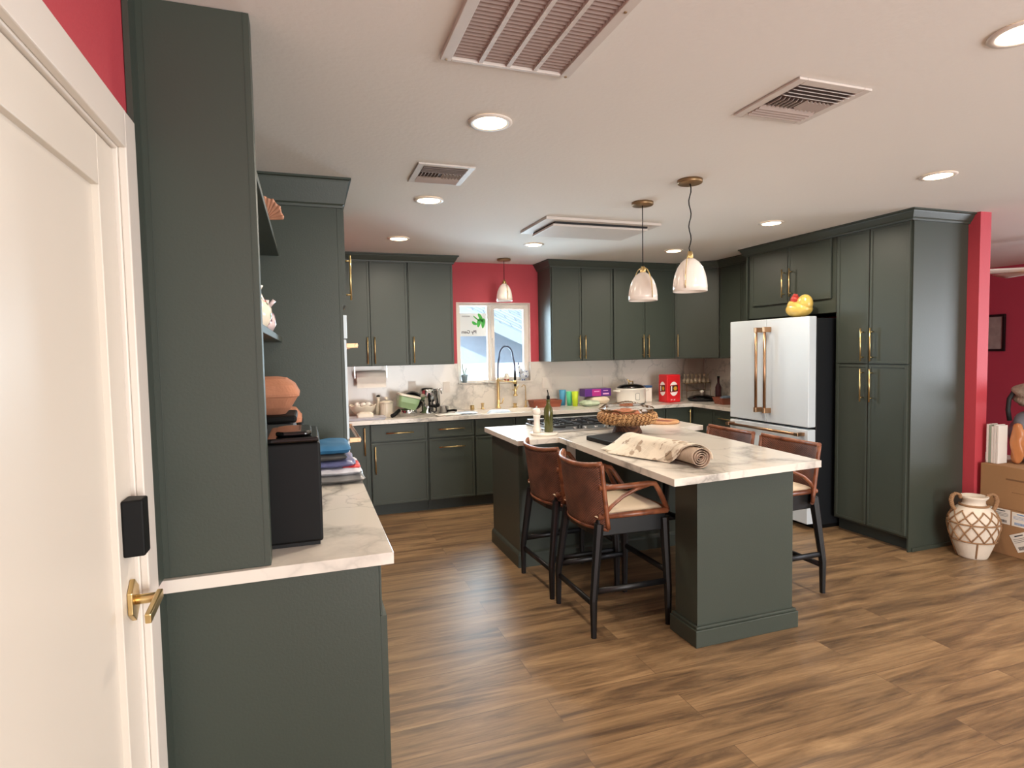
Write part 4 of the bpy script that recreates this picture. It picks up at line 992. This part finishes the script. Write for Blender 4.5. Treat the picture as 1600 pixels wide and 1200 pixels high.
# sill items
t = thing('potted_seedling','small grey-blue pot with green stems on the left of the window sill','potted plant',(1.598,YB+.005,WZ0+.0165))
obj('pot', MB().lathe([(.024,0),(.033,.06),(.036,.062),(.036,.085),(.030,.085),(.028,.07),(.0001,.068)],(0,0,0)), flat('grey_blue_pot',(140,160,166),rough=.6), t)
obj('stem', MB().tube([(0,0,.068),(-.02,0,.15),(-.022,0,.20)],.004,6).tube([(.004,0,.068),(.012,0,.12),(.024,0,.155)],.004,6).tube([(-.004,0,.068),(-.004,0,.13)],.003,6), flat('leaf_green',(92,128,84),rough=.6), t)
t = thing('painted_sugar_jar','small painted jar with a lid on the window sill','jar',(2.075,YB+.008,WZ0+.0165))
obj('jar', MB().lathe([(.032,0),(.038,.03),(.036,.06),(.028,.07)],(0,0,0)), FLW, t)
obj('lid', MB().lathe([(.030,.0705),(.02,.085),(.006,.09),(.006,.105)],(0,0,0)).tube([(.03,0,.08),(.045,0,.10)],.005), CERW, t)
t = thing('blue_ceramic_rooster','blue and white ceramic rooster on the right of the window sill','rooster figurine',(2.27,YB+.006,WZ0+.0165))
obj('body', MB().ell((.012,0,.065),(.062,.032,.05)).tube([(-.02,0,.08),(-.045,0,.14),(-.05,0,.17)],.02,10,rs=[.032,.018,.013]).tube([(.04,0,.07),(.062,0,.11)],.012,8,rs=[.02,.006]).lathe([(.03,0),(.02,.02)],(0,0,0)), FLB, t)
obj('comb', MB().ell((-.05,0,.188),(.008,.005,.018)).tube([(-.06,0,.17),(-.075,0,.165)],.005,6,rs=[.006,.001]), flat('navy_glaze',(50,54,90),rough=.3), t)

# right side of back counter
t = thing('brown_serving_tray','reddish-brown rectangular tray against the backsplash right of the sink','tray',(2.45,5.99,z))
obj('tray', loft(MB(),[(rrect(.155,.085,.02),0),(rrect(.17,.10,.02),.075),(rrect(.162,.092,.02),.076),(rrect(.148,.078,.02),.012)]), WALNUT, t)
CUPS=[((2.695,6.065),flat('sky_blue_plastic',(86,168,206),rough=.3,var=.03),.170,.040,'blue plastic tumbler right of the brown tray'),
      ((2.740,5.975),flat('mint_green_plastic',(96,206,150),rough=.3,var=.03),.155,.038,'mint green plastic tumbler between the blue and lime ones'),
      ((2.765,5.885),flat('lime_plastic',(190,214,44),rough=.3,var=.03),.160,.038,'lime green plastic tumbler nearest the island')]
for (x,y),m_,h_,r_,lb in CUPS:
    o=obj('plastic_tumbler', MB().lathe([(r_*.72,0),(r_,h_),(r_*.93,h_),(r_*.66,.006),(.0001,.006)],(0,0,0)), m_); o.location=(x,y,z); tag(o,lb,'tumbler','plastic tumblers by the backsplash')
PALEG=flat('pale_green_plastic',(190,204,176),rough=.35,var=.3,scale=16)
tag(obj('plastic_bag', crumple(MB(),(2.915,5.84,z+.029),(.19,.18,.056),61,amp=.2), PALEG),'crumpled pale green plastic bag right of the lime tumbler','plastic bag')
PURP=flat('purple_carton',(92,40,130),rough=.35,var=.1)
tag(obj('flour_bag', crumple(MB(),(3.115,6.03,z+.041),(.24,.16,.080),64,amp=.12), flat('cream_package',(222,206,182),rough=.6,var=.1,scale=20)),'cream paper package under the purple carton','package')
t = thing('purple_carton','purple and magenta carton lying on a cream package','box',(2.935,5.985,z+.087))
obj('carton', MB().box(0,.33,0,.14,0,.085), PURP, t, bevel=.002)
obj('magenta_band', MB().box(.09,.20,-.0015,-.0003,.004,.080), flat('magenta_print',(178,40,130),rough=.4), t)
obj('white_stripe', MB().box(.115,.18,-.0025,-.0016,.052,.060).box(.225,.30,-.0025,-.0004,.018,.034).box(.23,.29,-.0025,-.0004,.058,.066), flat('pale_pink_print',(232,176,214),rough=.4), t)
COOK=flat('cream_enamel_cooker',(232,226,214),rough=.3,var=.02,coat=.3)
t = thing('slow_cooker','cream slow cooker with a dark glass lid on the back counter','slow cooker',(3.42,5.81,z))
obj('pot', MB().lathe([(.148,0),(.158,.012),(.165,.05),(.168,.16),(.172,.165),(.172,.178),(.160,.180)],(0,0,0),n=48,sy=.85), COOK, t)
obj('base_ring', MB().lathe([(.15,.0005),(.161,.011)],(0,0,-.0),n=40,sy=.86), BLACK, t)
obj('lid', MB().lathe([(.160,.1805),(.158,.192),(.125,.212),(.06,.226),(.0001,.229)],(0,0,0),n=48,sy=.85), BLACKG, t)
obj('lid_knob', MB().tube([(-.025,0,.225),(-.025,0,.252),(.025,0,.252),(.025,0,.225)],.007).tube([(-.05,0,.275),(-.03,0,.262),(0,0,.252)],.006), GOLD, t)
for s_ in (-1,1): obj('side_handle', MB().tube([(s_*.16,-.04,.150),(s_*.198,-.03,.152),(s_*.198,.03,.152),(s_*.16,.04,.150)],.011), COOK, t)
dk=MB(); pts=rrect(.026,.038,.01)
dk.add([(x,-.1445,y+.09) for x,y in pts]+[(x,-.1395,y+.09) for x,y in pts],[tuple(range(len(pts))),tuple(range(len(pts),2*len(pts)))[::-1]]+[(i,(i+1)%len(pts),len(pts)+(i+1)%len(pts),len(pts)+i) for i in range(len(pts))])
obj('control_dial', dk, flat('grey_outline_print',(120,120,116),rough=.5), t)
dk=MB(); pts=rrect(.022,.034,.009)
dk.add([(x,-.1455,y+.09) for x,y in pts]+[(x,-.1447,y+.09) for x,y in pts],[tuple(range(len(pts))),tuple(range(len(pts),2*len(pts)))[::-1]]+[(i,(i+1)%len(pts),len(pts)+(i+1)%len(pts),len(pts)+i) for i in range(len(pts))])
obj('dial_face', dk, COOK, t)
t = thing('food_container','white container with a blue lid between the slow cooker and the red tub','container',(3.72,5.95,z))
obj('tub', MB().box(-.05,.03,-.05,.05,0,.165), CERW, t, bevel=.006)
obj('blue_lid', MB().box(-.053,.033,-.053,.053,.1655,.19), flat('navy_blue_lid',(50,84,128),rough=.4), t, bevel=.004)
# red tub with oval emblems
REDT=flat('bright_red_carton',(214,34,40),rough=.35,var=.03)
t = thing('red_snack_bin','bright red square bin with white oval emblems near the corner of the back counter','bin',(3.83,5.72,z))
w_=.18; d_=.17; h_=.315
obj('bin', MB().box(0,w_,0,d_,0,h_), REDT, t, bevel=.010, seg=3)
WPR=flat('white_print',(244,240,236),rough=.4,var=0); BPR=flat('dark_brown_print',(64,30,26),rough=.4,var=0); YPR=flat('gold_print',(214,160,50),rough=.4,var=0)
def emblem(rot, off):
    M=Matrix.Rotation(rot,4,'Z')
    def put(mb): mb.v=[tuple(M@Vector(p)+Vector(off)) for p in mb.v]; return mb
    def poly(pts,y0,y1):
        n=len(pts); return MB().add([(x,y0,zz) for x,zz in pts]+[(x,y1,zz) for x,zz in pts],[tuple(range(n)),tuple(range(n,2*n))[::-1]]+[(i,(i+1)%n,n+(i+1)%n,n+i) for i in range(n)])
    c=.155; rx=.056
    oval=[(rx*math.cos(2*PI*i/28),c+.080*math.sin(2*PI*i/28)) for i in range(28)]
    e=obj('emblem', put(poly(oval,-.0020,-.0003)), WPR, t)
    obj('emblem_band', put(poly([(-.070,c-.043),(.070,c-.030),(.070,c+.050),(-.070,c+.037)],-.0032,-.0021)), REDT, e)
    obj('emblem_block', put(poly([(-.052,c-.036),(.054,c-.026),(.050,c+.044),(-.050,c+.034)],-.0042,-.0033)), BPR, e)
    obj('emblem_stripe', put(poly([(-.040,c-.030),(-.024,c-.028),(-.024,c+.032),(-.040,c+.030)],-.0052,-.0043)), WPR, e)
    P1=[]
    for i in range(28):
        a=2*PI*i/28; r_=(.030 if i%2 else .017); P1.append((.018+r_*math.cos(a),c+.004+r_*math.sin(a)))
    obj('emblem_star', put(poly(P1,-.0052,-.0043)), YPR, e)
emblem(0,(w_/2,0,0)); emblem(-PI/2,(0,d_/2,0))
text('18   36', .022, WPR, t, (.08,-.0008,.028), (PI/2,0,0), bold=.001)
# wire rack with glasses and black pan
RACKX,RACKY=4.33,5.90
t = thing('black_skillet','black round skillet with a pale rim in the corner of the back counter','pan',(4.315,5.74,z))
obj('pan', MB().lathe([(.13,0),(.15,.006),(.165,.03),(.158,.03),(.14,.01),(.0001,.01)],(0,0,0),n=36), BLACKM, t)
obj('rim', MB().lathe([(.152,.003),(.160,.006)],(0,0,-.003),n=36), STEEL, t)
obj('lid', MB().lathe([(.155,.031),(.14,.05),(.06,.07),(.0001,.072)],(0,0,0),n=36), BLACKG, t)
obj('knob', MB().lathe([(.012,.0725),(.012,.09),(.022,.10),(.022,.118),(.0001,.125)],(0,0,0)), CERW, t)
t = thing('wire_goblet_rack','brass wire rack of upturned tiny goblets behind the black skillet','rack',(4.45,6.03,z))
mb=MB()
for x in (-.17,.17):
    for y in (-.05,.05): mb.tube([(x,y,0),(x,y,.19)],.004,6)
for y in (-.05,.05): mb.tube([(-.17,y,.19),(.17,y,.19)],.004,6).tube([(-.17,y,.10),(.17,y,.10)],.003,6)
for x in (-.17,-.057,.057,.17): mb.tube([(x,-.05,.19),(x,.05,.19)],.003,6)
obj('frame', mb, BRASSD, t)
GLS=flat('smoky_glass_brass',(226,212,184),rough=.2,var=.1,metal=.2)
k_=0
for i in range(6):
    for j in range(2):
        x=4.45-.145+i*.058; y=6.03-.03+.06*j
        o=obj('small_goblet', MB().lathe([(.018,0),(.021,.03),(.012,.05),(.004,.06),(.004,.085),(.013,.10),(.0001,.104)],(0,0,0),n=14), GLS); o.location=(x,y,z+.1945)
        tag(o,'tiny brass-toned goblet standing on the wire rack','goblet','goblets on the wire rack')
t = thing('wooden_napkin_tray','reddish wooden tray holding small things beside the fridge','tray',(4.33,5.28,z),math.radians(-10))
obj('tray', loft(MB(),[(rrect(.13,.10,.02),0),(rrect(.15,.12,.02),.07),(rrect(.142,.112,.02),.071),(rrect(.125,.095,.02),.01)]), WALNUT, t)
tag(obj('blue_packet', crumple(MB(),(4.31,5.30,z+.055),(.13,.09,.05),71,amp=.2), flat('grey_blue_packet',(96,110,124),rough=.5,var=.2)),'grey-blue packet in the reddish wooden tray','packet')
t = thing('cow_figurine','white and brown ceramic cow figurine beside the refrigerator','figurine',(4.42,5.10,z))
COWM=floral('brown_patched_glaze',(232,222,210),[(90,56,44),(70,44,36),(110,70,52)],16)
obj('body', MB().ell((0,0,.12),(.045,.06,.10)).ell((-.01,-.01,.235),(.034,.04,.04)).lathe([(.05,0),(.045,.03)],(0,0,0)), COWM, t)
obj('ear', MB().ell((-.01,-.05,.265),(.01,.02,.012)).ell((-.01,.03,.265),(.01,.02,.012)), BPR, t)
t = thing('wine_bottle','dark wine-red bottle beside the wire rack','bottle',(4.53,5.72,z))
obj('glass', MB().lathe([(.034,0),(.036,.01),(.036,.15),(.014,.20),(.014,.26)],(0,0,0)), flat('dark_red_glass',(60,30,34),rough=.12), t)
obj('cap', MB().lathe([(.015,.2605),(.015,.28),(.0001,.281)],(0,0,0)), BLACK, t)

# ---------------------------------------------------------------- right edge: vase, boxes, next room
vx,vy=4.465,2.86
VASE=flat('chalky_cream_vase',(222,212,196),rough=.7,var=.08,scale=10,bump=.15)
ROPE=flat('tan_rope',(150,116,84),rough=.85,var=.2,scale=60,bump=.4)
t = thing('amphora_vase','cream two-handled vase wrapped in a tan rope net on the floor by the pantry','vase',(vx,vy,0))
vprof=[(.115,0),(.122,.01),(.155,.08),(.190,.16),(.205,.235),(.198,.285),(.165,.335),(.115,.37),(.092,.385),(.090,.41),(.112,.428),(.116,.438),(.108,.440),(.085,.42),(.082,.39),(.0001,.38)]; vprof=[(r_*.74,z_) for r_,z_ in vprof]
obj('body', MB().lathe(vprof,(0,0,0),n=48), VASE, t)
def vr(z_):
    for i in range(len(vprof)-1):
        (r0,z0),(r1,z1)=vprof[i],vprof[i+1]
        if z0<=z_<=z1 and z1>z0: return r0+(r1-r0)*(z_-z0)/(z1-z0)
    return .1
mb=MB()
def ring(z_,r=.006): mb.tube([((vr(z_)+.004)*math.cos(2*PI*i/40),(vr(z_)+.004)*math.sin(2*PI*i/40),z_) for i in range(41)],r,6)
ring(.255); ring(.13); ring(.375,.008)
nz=12
for k_ in range(nz):
    for s_ in (1,-1):
        for (za,zb_,tw_) in ((.135,.25,1.0),(.26,.345,1.0)):
            pts=[]
            for i in range(9):
                q=i/8; a=2*PI*(k_+s_*q*tw_)/nz; z_=za+(zb_-za)*q; pts.append(((vr(z_)+.004)*math.cos(a),(vr(z_)+.004)*math.sin(a),z_))
            mb.tube(pts,.0045,6)
for k_ in range(4):
    a=2*PI*(k_+.5)/4; mb.tube([((vr(z_)+.003)*math.cos(a),(vr(z_)+.003)*math.sin(a),z_) for z_ in (.01,.05,.09,.13)],.005,6)
obj('rope_net', mb, ROPE, t)
ux,uy=math.cos(math.radians(-30)),math.sin(math.radians(-30))
for s_ in (1,-1):
    prof_=[(.120,.335),(.138,.365),(.146,.405),(.137,.440),(.115,.455),(.092,.445),(.082,.42)]
    mb=MB()
    for ph in (0,1,2):
        pts=[]
        nn=40
        for i in range(nn+1):
            q=i/nn*(len(prof_)-1); j=min(int(q),len(prof_)-2); f_=q-j
            r_=prof_[j][0]*(1-f_)+prof_[j+1][0]*f_; zz=prof_[j][1]*(1-f_)+prof_[j+1][1]*f_
            a=i*.9+ph*2*PI/3
            pts.append((s_*(r_+.007*math.cos(a))*ux, s_*(r_+.007*math.cos(a))*uy+.007*math.sin(a), zz))
        mb.tube(pts,.0075,7)
    obj('handle', mb, ROPE, t)
# carton boxes
t = thing('cardboard_box','large brown cardboard box with shipping labels on the floor at the right edge','cardboard box',(4.80,2.35,0))
obj('carton', MB().box(-.10,.55,-.10,.62,0,.335), CARD, t, bevel=.004)
obj('upper_carton', MB().box(-.10,.55,-.10,.62,.336,.640), CARD, t, bevel=.004)
LAB=flat('label_white',(230,226,216),rough=.6,var=.02); BLUEP=flat('blue_print',(60,130,190),rough=.6)
def lab(y0,y1,z0,z1,tilt=0,blue=False):
    cy,cz=(y0+y1)/2,(z0+z1)/2; mb=MB().obox((-.1012,cy,cz),(.0012,y1-y0,z1-z0),0,tilt)
    o=obj('shipping_label',mb,LAB,t)
    mb=MB(); Rm=Matrix.Rotation(tilt,4,'X'); H_=z1-z0; W2=y1-y0
    def b_(u0,u1,v0,v1):
        q=[Rm@Vector((0,(.5-u)*W2,(v-.5)*H_)) for u,v in ((u0,v0),(u1,v0),(u1,v1),(u0,v1))]
        mb.add([(-.1024,cy+p.y,cz+p.z) for p in q]+[(-.1019,cy+p.y,cz+p.z) for p in q],[(0,1,2,3),(7,6,5,4),(0,1,5,4),(1,2,6,5),(2,3,7,6),(3,0,4,7)])
    b_(.25,.75,.84,.90)
    for i in range(3): b_(.08,.9,.70-i*.09,.72-i*.09)
    x=.15
    rnd=random.Random(int(y0*1000))
    while x<.85:
        w=rnd.choice((.012,.02,.035)); b_(x,x+w,.10,.28); x+=w+.018
    obj('print_lines',mb,INK if not blue else BLUEP,o)
lab(2.765-2.35,2.895-2.35,.225,.335-.004)
lab(2.63-2.35,2.755-2.35,.225,.325,0,True)
lab(2.63-2.35,2.745-2.35,.06,.185,math.radians(-28))
mb=MB().box(-.1012,-.1002,2.62-2.35,2.80-2.35,.545,.556).box(-.1012,-.1002,2.64-2.35,2.76-2.35,.46,.463)
obj('box_print', mb, flat('faded_brown_print',(120,88,60),rough=.8), t)
# magazines upright on box
zt2=.6415
MAG=[flat('magazine_white',(226,222,214),rough=.5,var=.03),flat('magazine_green_edge',(150,166,146),rough=.5,var=.05)]
for i in range(5):
    o=obj('folder', MB().box(0,.10,0,.014,0,.285-.006*(i%3)), MAG[1 if i==1 else 0], bevel=.001); o.location=(4.745,2.950-i*.0165,zt2)
    tag(o, ['upright white folder nearest the red wall end on the cardboard box','upright folder with a greenish cover, second from the red wall end','upright white folder in the middle of the row on the box','upright white folder, second from the orange bag','upright white folder touching the orange bag'][i], 'folder', 'folders standing on the cardboard box')
ORG=flat('orange_plastic_bag',(186,122,76),rough=.3,var=.15,scale=14)
def blob(mb,c,s_,seed,amp=.1,n=22,m=16):
    rnd=random.Random(seed); ph=[(rnd.randint(1,6),rnd.uniform(2,8),rnd.uniform(0,6.3)) for _ in range(7)]
    vs=[]
    for i in range(m+1):
        th=PI*i/m
        for k in range(n):
            a=2*PI*k/n; w=1+amp*sum(math.sin(p*a+q*th+f) for p,q,f in ph)/3
            r=max(math.sin(th),1e-4)**.7
            vs.append((c[0]+s_[0]*r*math.cos(a)*w, c[1]+s_[1]*r*math.sin(a)*w, c[2]-s_[2]*math.cos(th)))
    fs=[(i*n+k,i*n+(k+1)%n,(i+1)*n+(k+1)%n,(i+1)*n+k) for i in range(m) for k in range(n)]
    return mb.add(vs,fs,True)
tag(obj('orange_bag', blob(MB(),(4.865,2.83,zt2+.150),(.032,.045,.148),5,.16), ORG),'orange plastic bag behind the grey bag on the cardboard box','bag')
GB=flat('slate_grey_sack',(112,116,124),rough=.5,var=.35,scale=12,bump=.4,bscale=20)
t = thing('grey_sack','bulky slate grey plastic sack tied at the neck on the cardboard box','sack',(5.03,2.82,zt2))
obj('sack', blob(MB(),(0,0,.192),(.15,.145,.190),11,.07,32,22).tube([(0,.0,.36),(0,.0,.385),(.0,.0,.405)],.05,14,rs=[.06,.035,.05]), GB, t)
t = thing('fluffy_bundle','fluffy grey and black bundle on top of the grey sack','bundle',(5.01,2.82,1.050))
obj('fluff', blob(MB(),(0,0,.09),(.125,.12,.09),21,.2,32,18), flat('taupe_fur',(150,138,124),rough=1,var=.4,scale=40,bump=.8,bscale=60), t)
obj('black_strap', MB().tube([(-.09,.07,.12),(-.115,.09,.06),(-.125,.09,-.02),(-.12,.08,-.10)],.016,8), BLACKM, t)
# picture on the far wall
t = thing('framed_picture','dark framed picture on the deep red wall at the right edge','picture',(XF-.03,5.44,1.415))
obj('frame', MB().box(0,.028,-.42,0,0,.03).box(0,.028,-.42,0,.44,.47).box(0,.028,-.42,-.39,.03,.44).box(0,.028,-.03,0,.03,.44), BLACKW, t, bevel=.003)
obj('print', MB().box(.015,.026,-.39,-.03,.03,.44), flat('grey_photo_print',(150,146,140),rough=.5,var=.5,scale=9), t)
# ceiling fan
t = thing('ceiling_fan','white ceiling fan with a lit globe at the right edge in the next room','ceiling fan',(6.5,3.55,ZC))
obj('rod', MB().lathe([(.06,-.001),(.06,-.03),(.014,-.045),(.014,-.20)],(0,0,0)), WHITE, t)
obj('motor', MB().lathe([(.02,-.20),(.09,-.215),(.10,-.26),(.09,-.30),(.04,-.315)],(0,0,0)), WHITE, t)
for i in range(5):
    a=math.radians(68+72*i); mb=MB()
    def fb(u,v,a=a):
        r=.10+.52*u; w_=(v-.5)*(.09+.05*u); return (r*math.cos(a)-w_*math.sin(a), r*math.sin(a)+w_*math.cos(a), -.285+.03*(v-.5))
    obj('blade', MB().grid(6,3,fb), WHITE, t, solid=.008)
obj('light_globe', MB().ell((0,0,-.36),(.07,.07,.055)), flat('warm_globe',(255,230,190),rough=.4,var=0,emis=(255,206,140),es=6), t)

# ---------------------------------------------------------------- outside the kitchen window
STUC=flat('neighbour_stucco',(196,206,214),rough=.95,var=.1,scale=6,bump=.3,bscale=20)
def shingles():
    m, nt, b = newmat('grey_roof_shingles'); tc=N(nt,'ShaderNodeTexCoord')
    br=N(nt,'ShaderNodeTexBrick', offset=.5); br.inputs['Scale'].default_value=1; br.inputs['Brick Width'].default_value=.5; br.inputs['Row Height'].default_value=.16; br.inputs['Mortar Size'].default_value=.012
    br.inputs['Color1'].default_value=rgb((138,146,152)); br.inputs['Color2'].default_value=rgb((160,166,170)); br.inputs['Mortar'].default_value=rgb((88,96,102))
    nt.links.new(tc.outputs['Object'], br.inputs['Vector']); nt.links.new(br.outputs['Color'], b.inputs['Base Color']); b.inputs['Roughness'].default_value=.9; return m
EX0,EZ0,EK = 2.46,2.30,-.456
t = thing('neighbour_house','pale stucco house with a grey shingled roof seen through the kitchen window','house',(0,10.2,0))
ze=lambda x: EZ0+(x-EX0)*EK
obj('wall', MB().add([(-3,0,0),(5.6,0,0),(5.6,0,ze(5.6)-.05),(-3,0,ze(-3)-.05),(-3,.2,0),(5.6,.2,0),(5.6,.2,ze(5.6)-.05),(-3,.2,ze(-3)-.05)],[(0,1,2,3),(7,6,5,4),(0,4,5,1),(1,5,6,2),(2,6,7,3),(3,7,4,0)]), STUC, t)
obj('roof', MB().add([(-3,-.35,ze(-3)),(5.6,-.35,ze(5.6)),(5.6,3.5,ze(5.6)+2.0),(-3,3.5,ze(-3)+2.0)],[(0,1,2,3)]), shingles(), t, solid=.06)
obj('fascia', MB().add([(x,y,ze(x)+dz) for x in (-3,5.6) for y in (-.42,-.37) for dz in (-.15,.05)],[(0,1,3,2),(4,6,7,5),(0,4,5,1),(2,3,7,6),(0,2,6,4),(1,5,7,3)]), flat('grey_fascia',(176,184,190),rough=.7), t)
tag(obj('garden_wall', MB().box(-3,9,8.6,8.75,0,1.35), flat('bright_block_wall',(232,234,232),rough=.9,var=.05)),'low white garden wall outside the kitchen window','wall')
tag(obj('side_yard_ground', MB().box(-6,14,YB+.13,14,-.12,-.02), flat('concrete_yard',(188,186,180),rough=.95,var=.08)),'pale concrete side yard outside the window','ground')

# ---------------------------------------------------------------- camera
cam = bpy.data.cameras.new('camera'); co = bpy.data.objects.new('camera', cam); C.objects.link(co)
yaw,pitch,roll = map(math.radians,(19.0772,-3.1829,-1.0473))
F = Vector((math.sin(yaw)*math.cos(pitch), math.cos(yaw)*math.cos(pitch), math.sin(pitch)))
r = Vector((math.cos(yaw),-math.sin(yaw),0)); u = r.cross(F)
r,u = r*math.cos(roll)+u*math.sin(roll), -r*math.sin(roll)+u*math.cos(roll)
M = Matrix(((r.x,u.x,-F.x,0),(r.y,u.y,-F.y,0),(r.z,u.z,-F.z,1.5296),(0,0,0,1)))
co.matrix_world = M
cam.sensor_width = 36; cam.lens = 36*922.35/1600; cam.clip_start = .02; cam.clip_end = 100
S.camera = co

# ---------------------------------------------------------------- light
w = bpy.data.worlds.new('world'); S.world = w; w.use_nodes = True
bg = w.node_tree.nodes['Background']; bg.inputs['Color'].default_value = (.72,.86,1,1); bg.inputs['Strength'].default_value = 3.3
def area(name, loc, rot, sx, sy, e, col, spread=180):
    l = bpy.data.lights.new(name,'AREA'); l.shape='RECTANGLE'; l.size=sx; l.size_y=sy; l.energy=e; l.color=col; l.spread=math.radians(spread)
    o = bpy.data.objects.new(name,l); C.objects.link(o); o.location=loc; o.rotation_euler=rot; return o
# fill lamp added at the unseen rear opening, and daylight through the kitchen window
area('rear_fill', ((RX0+RX1)/2,YREAR+.02,RZ1/2+.05), (math.radians(90),0,0), RX1-RX0, RZ1-.1, 240, (1,.97,.93))
area('daylight_window', ((WX0+WX1)/2,YB+.14,(WZ0+WZ1)/2), (math.radians(-90),0,0), WX1-WX0-.05, WZ1-WZ0-.05, 75, (.76,.91,1))
area('next_room_fill', (XF-.05,.6,1.3), (0,math.radians(90),0), 1.6, 2.4, 190, (.84,.92,1))  # lamp added at the windowless far wall to brighten the next room's ceiling
sun = bpy.data.lights.new('sun','SUN'); sun.energy=4.0; sun.angle=math.radians(2); so=bpy.data.objects.new('sun',sun); C.objects.link(so); so.rotation_euler=(math.radians(38),math.radians(-14),0)

vs_ = S.view_settings
S.display_settings.display_device='sRGB'
vs_.view_transform='Standard'; vs_.look='None'; vs_.exposure=-0.15; vs_.gamma=1; vs_.use_curve_mapping=False
